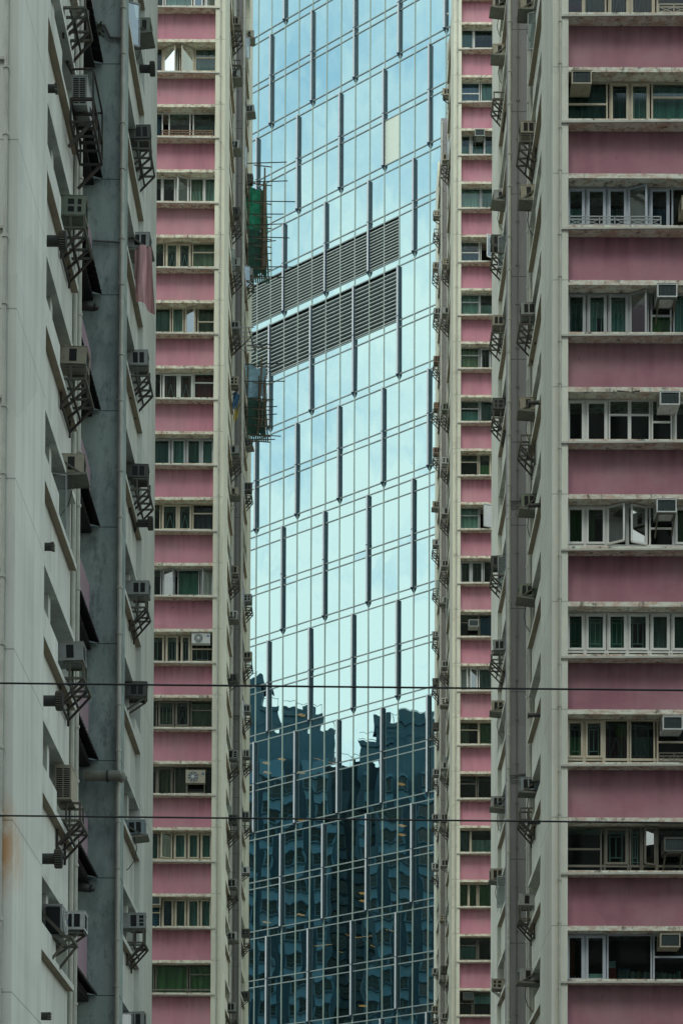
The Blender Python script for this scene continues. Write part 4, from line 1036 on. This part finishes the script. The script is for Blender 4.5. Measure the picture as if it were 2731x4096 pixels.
# ------------------------------------------------------------------ apartment blocks mirrored in the lower glass (they stand to the left, facing it)
def refl(v):
    v = Vector(v); d = (v - GP).dot(GN); return v - GN * (2 * d)
Q = refl((0, 246, 0)); axx = (refl((1, 246, 0)) - Q).normalized()
RZ = math.atan2(-axx.y, -axx.x)
def block(xv0, xv1, steps, label, seed, wallcol, setb=0.0, loc=None, rz=None, grp='apartment blocks mirrored in the glass'):
    """xv0..xv1 run right along the mirror image; steps: roof pieces (xv0, xv1, z)"""
    rnd = random.Random(seed)
    r = tag(empty('apartment_block', loc or Q, RZ if rz is None else rz), label, 'apartment block', grp)
    wm = wall_mat('block_wall_%d' % seed, wallcol, None, 2.9, .4); bay = wall_mat('block_bay_%d' % seed, tuple(c * 1.7 for c in wallcol), None, 2.9, .4)
    w = MB(); zlow = min(s[2] for s in steps)
    w.box(-xv1, -xv0, setb, 15, 0, zlow)
    for (a, b, z) in steps:
        if z > zlow: w.box(-b, -a, setb + .4, 11, zlow, z)
    w.build('wall', wm, r)
    ro = MB()
    for (a, b, z) in steps:
        ro.box(-b - .1, -a + .1, setb + .2, setb + .5, z, z + .5)
        for k in range(int((b - a) / 1.3)): ro.bar((-b + k * 1.3 + .1, setb + .3, z + .5), (-b + k * 1.3 + .1, setb + .3, z + 1.5), .05)
        ro.bar((-b, setb + .3, z + 1.5), (-a, setb + .3, z + 1.5), .05)
    for k in range(int((xv1 - xv0) / 2.2)):                 # tank rooms and stair heads
        xx = rnd.uniform(-xv1 + 1, -xv0 - 1); zt = max([z for (a, b, z) in steps if -b <= xx <= -a] or [zlow]); ww = rnd.uniform(.4, 1.1)
        ro.box(xx - ww, xx + ww, setb + 1.0 + .13 * k, setb + 3.2 + .13 * k, zt - .2, zt + rnd.uniform(.6, 1.9))
    ro.build('roof', wm, r)
    n = max(1, int((xv1 - xv0) / 2.55)); sp = (xv1 - xv0) / n
    proto = None
    for i in range(n):
        x = -xv1 + sp * (i + .5)
        b = MB(); b.box(x - .95, x + .95, setb - .75, setb - .005, 6, zlow - 3.0); b.build('bay', bay, r)
    nw = 0
    for j in range(int((zlow - 4 - 22) / 2.9)):
        z = 24 + j * 2.9
        for i in range(n):
            if nw >= 96: break
            x = -xv1 + sp * (i + .5)
            if proto is None:
                f = MB()
                for q in (-.8, -.02, .76): f.box(q, q + .05, -.06, .04, 0, 1.35)
                for q in (0, .5, 1.32): f.box(-.8, .81, -.055, .035, q, q + .05)
                f.box(-.95, .95, -.28, 0, -.16, -.06); f.box(-.95, .95, -.28, 0, 1.45, 1.54)
                o = f.build('window', wm, r); proto = o
                p = MB(); p.box(-.78, .79, -.012, -.006, .03, 1.32); p.build('pane', M['dark_pane'], o)
            else: o = copy_tree(proto, r)
            o.location = (x, setb - .765, z); nw += 1
    return r
block(-19, -2.7, [(-19, -11.0, 80.3), (-11.0, -9.4, 77.2), (-8.6, -4.2, 76.6), (-19, -2.7, 74.2)], 'stepped apartment block mirrored in the dark lower glass, left of the notch', 3, (.05, .12, .16))
block(-3.2, 1.9, [(-3.2, 1.9, 71.6)], 'lower link block mirrored in the glass at the bottom of the notch', 4, (.02, .05, .065), 3.0)
block(1.4, 16, [(1.4, 4.6, 73.2), (2.6, 16, 75.3), (1.4, 16, 72.4)], 'apartment block with a flat railed roof mirrored in the glass right of the notch', 5, (.045, .11, .145))

# the far side of the street, behind the viewer: mirrored in the window panes, added out of view and sized to shade the near towers
for (a, b, h, t, sd) in ((-75, -24, 86, 'left', 11), (-22, -6, 128, 'tall slim', 12), (2, 70, 88, 'right', 13)):
    block(a, b, [(a, b, h), (a + 6, a + 16, h + 5)], '%s apartment block across the street, out of view, added to shade the towers' % t, sd, (.17, .17, .155), 0.0, (0, -32, 0), PI, 'unseen shading blocks added across the street')

# ------------------------------------------------------------------ overhead tram wires
M['wire'] = plain('black_overhead_wire', (0.012, 0.012, 0.012), .6)
def wire(p, q, r, sag, label):
    o = empty('overhead_wire', p); w = MB(); n = 24; pts = []
    for i in range(n + 1):
        t = i / n; v = Vector(p).lerp(Vector(q), t) - Vector(p); v.z -= sag * 4 * t * (1 - t); pts.append(v)
    for a, b in zip(pts, pts[1:]): w.tube(a, b, r, n=6)
    w.build('cable', M['wire'], o)
    tag(o, label, 'overhead wire', 'overhead wires across the street')
wire((-14, 11.55, 5.50), (14, 11.85, 5.40), .0055, .03, 'upper black overhead wire crossing the whole picture')
wire((-16, 14.1, 5.435), (16, 14.5, 5.31), .0062, .03, 'lower black overhead wire crossing the whole picture')

# ------------------------------------------------------------------ ground, street
gm, nt, b = nt_new('asphalt')
tc = N(nt, 'ShaderNodeTexCoord')
L(nt, mix_n(nt, noise_n(nt, tc.outputs['Object'], .6, 6, .7), (.035, .036, .036), (.07, .07, .068)), b.inputs['Base Color']); b.inputs['Roughness'].default_value = .9
g = MB(); g.quad([(-1500, -1500, 0), (1500, -1500, 0), (1500, 1500, 0), (-1500, 1500, 0)]); tag(g.build('ground', gm), None, None, kind='structure')
pm = plain('paving', (.16, .155, .145), .9)
p = MB(); p.box(-120, 120, 24, 34, -.2, .13); tag(p.build('pavement', pm), None, None, kind='structure')

# ------------------------------------------------------------------ daylight
SUN_EL, SUN_AZ = math.radians(48), math.atan2(-0.27, -0.96)       # behind the camera, to the left
wd = bpy.data.worlds.new('World'); scene.world = wd; wd.use_nodes = True
nt = wd.node_tree; bg = nt.nodes['Background']
sky = N(nt, 'ShaderNodeTexSky', sky_type='NISHITA'); sky.sun_disc = False
sky.sun_elevation = SUN_EL; sky.sun_rotation = SUN_AZ; sky.air_density = 1.0; sky.dust_density = 0.6; sky.ozone_density = 1.2
tc = N(nt, 'ShaderNodeTexCoord')
sep = N(nt, 'ShaderNodeSeparateXYZ'); L(nt, tc.outputs['Generated'], sep.inputs[0])
zz = math_n(nt, 'ADD', math_n(nt, 'MAXIMUM', sep.outputs['Z'], 0.0), 0.12)
cmb = N(nt, 'ShaderNodeCombineXYZ')
L(nt, math_n(nt, 'DIVIDE', sep.outputs['X'], zz), cmb.inputs[0]); L(nt, math_n(nt, 'DIVIDE', sep.outputs['Y'], zz), cmb.inputs[1])
c1 = noise_n(nt, cmb.outputs[0], 3.4, 9, 0.62, (1, 1, 1), (3.1, 0.4, 0))
low = ramp_n(nt, sep.outputs['Z'], 0.27, 0.56, 0.20, -0.02)
cl = ramp_n(nt, math_n(nt, 'ADD', c1, low), 0.42, 0.66)
cl = math_n(nt, 'MULTIPLY', cl, 0.92, True)
skym = N(nt, 'ShaderNodeVectorMath', operation='SCALE'); L(nt, mix_n(nt, 0.5, sky.outputs[0], (2.3, 3.45, 3.7)), skym.inputs[0]); skym.inputs['Scale'].default_value = 2.0
L(nt, mix_n(nt, 1.0, mix_n(nt, cl, skym.outputs[0], (9.9, 10.0, 9.8)), (0.97, 1.02, 0.98), 'MULTIPLY'), bg.inputs['Color'])
bg.inputs['Strength'].default_value = 0.15

sl = bpy.data.lights.new('sun', 'SUN'); sl.energy = 1.3; sl.angle = math.radians(20); sl.color = (1.0, .98, .85)
so = bpy.data.objects.new('sun', sl); COL.objects.link(so)
sd = Vector((math.sin(SUN_AZ) * math.cos(SUN_EL), math.cos(SUN_AZ) * math.cos(SUN_EL), math.sin(SUN_EL)))
so.rotation_euler = sd.to_track_quat('Z', 'Y').to_euler(); so.location = (0, -20, 60)

# ------------------------------------------------------------------ camera: level street view with a rising lens
cam = bpy.data.cameras.new('camera'); co = bpy.data.objects.new('camera', cam); COL.objects.link(co)
cam.sensor_fit = 'VERTICAL'; cam.sensor_height = 36.0; cam.sensor_width = 24.0
cam.lens = 36.0 * 8500 / 4096
cam.shift_x, cam.shift_y = -0.00959, 0.77134
TILT, ROLL = math.radians(1.5), math.radians(0.2)
r_ = Vector((1, 0, 0)); f_ = Vector((0, math.cos(TILT), math.sin(TILT))); u_ = r_.cross(f_)
r2 = r_ * math.cos(ROLL) + u_ * math.sin(ROLL); u2 = u_ * math.cos(ROLL) - r_ * math.sin(ROLL)
co.matrix_world = Matrix(((r2.x, u2.x, -f_.x, 0), (r2.y, u2.y, -f_.y, 0), (r2.z, u2.z, -f_.z, 1.7), (0, 0, 0, 1)))
cam.clip_start = 0.2; cam.clip_end = 5000
scene.camera = co
scene.view_settings.view_transform = 'Standard'; scene.view_settings.look = 'None'; scene.view_settings.exposure = 0
scene.cycles.max_bounces = 8; scene.cycles.transparent_max_bounces = 12
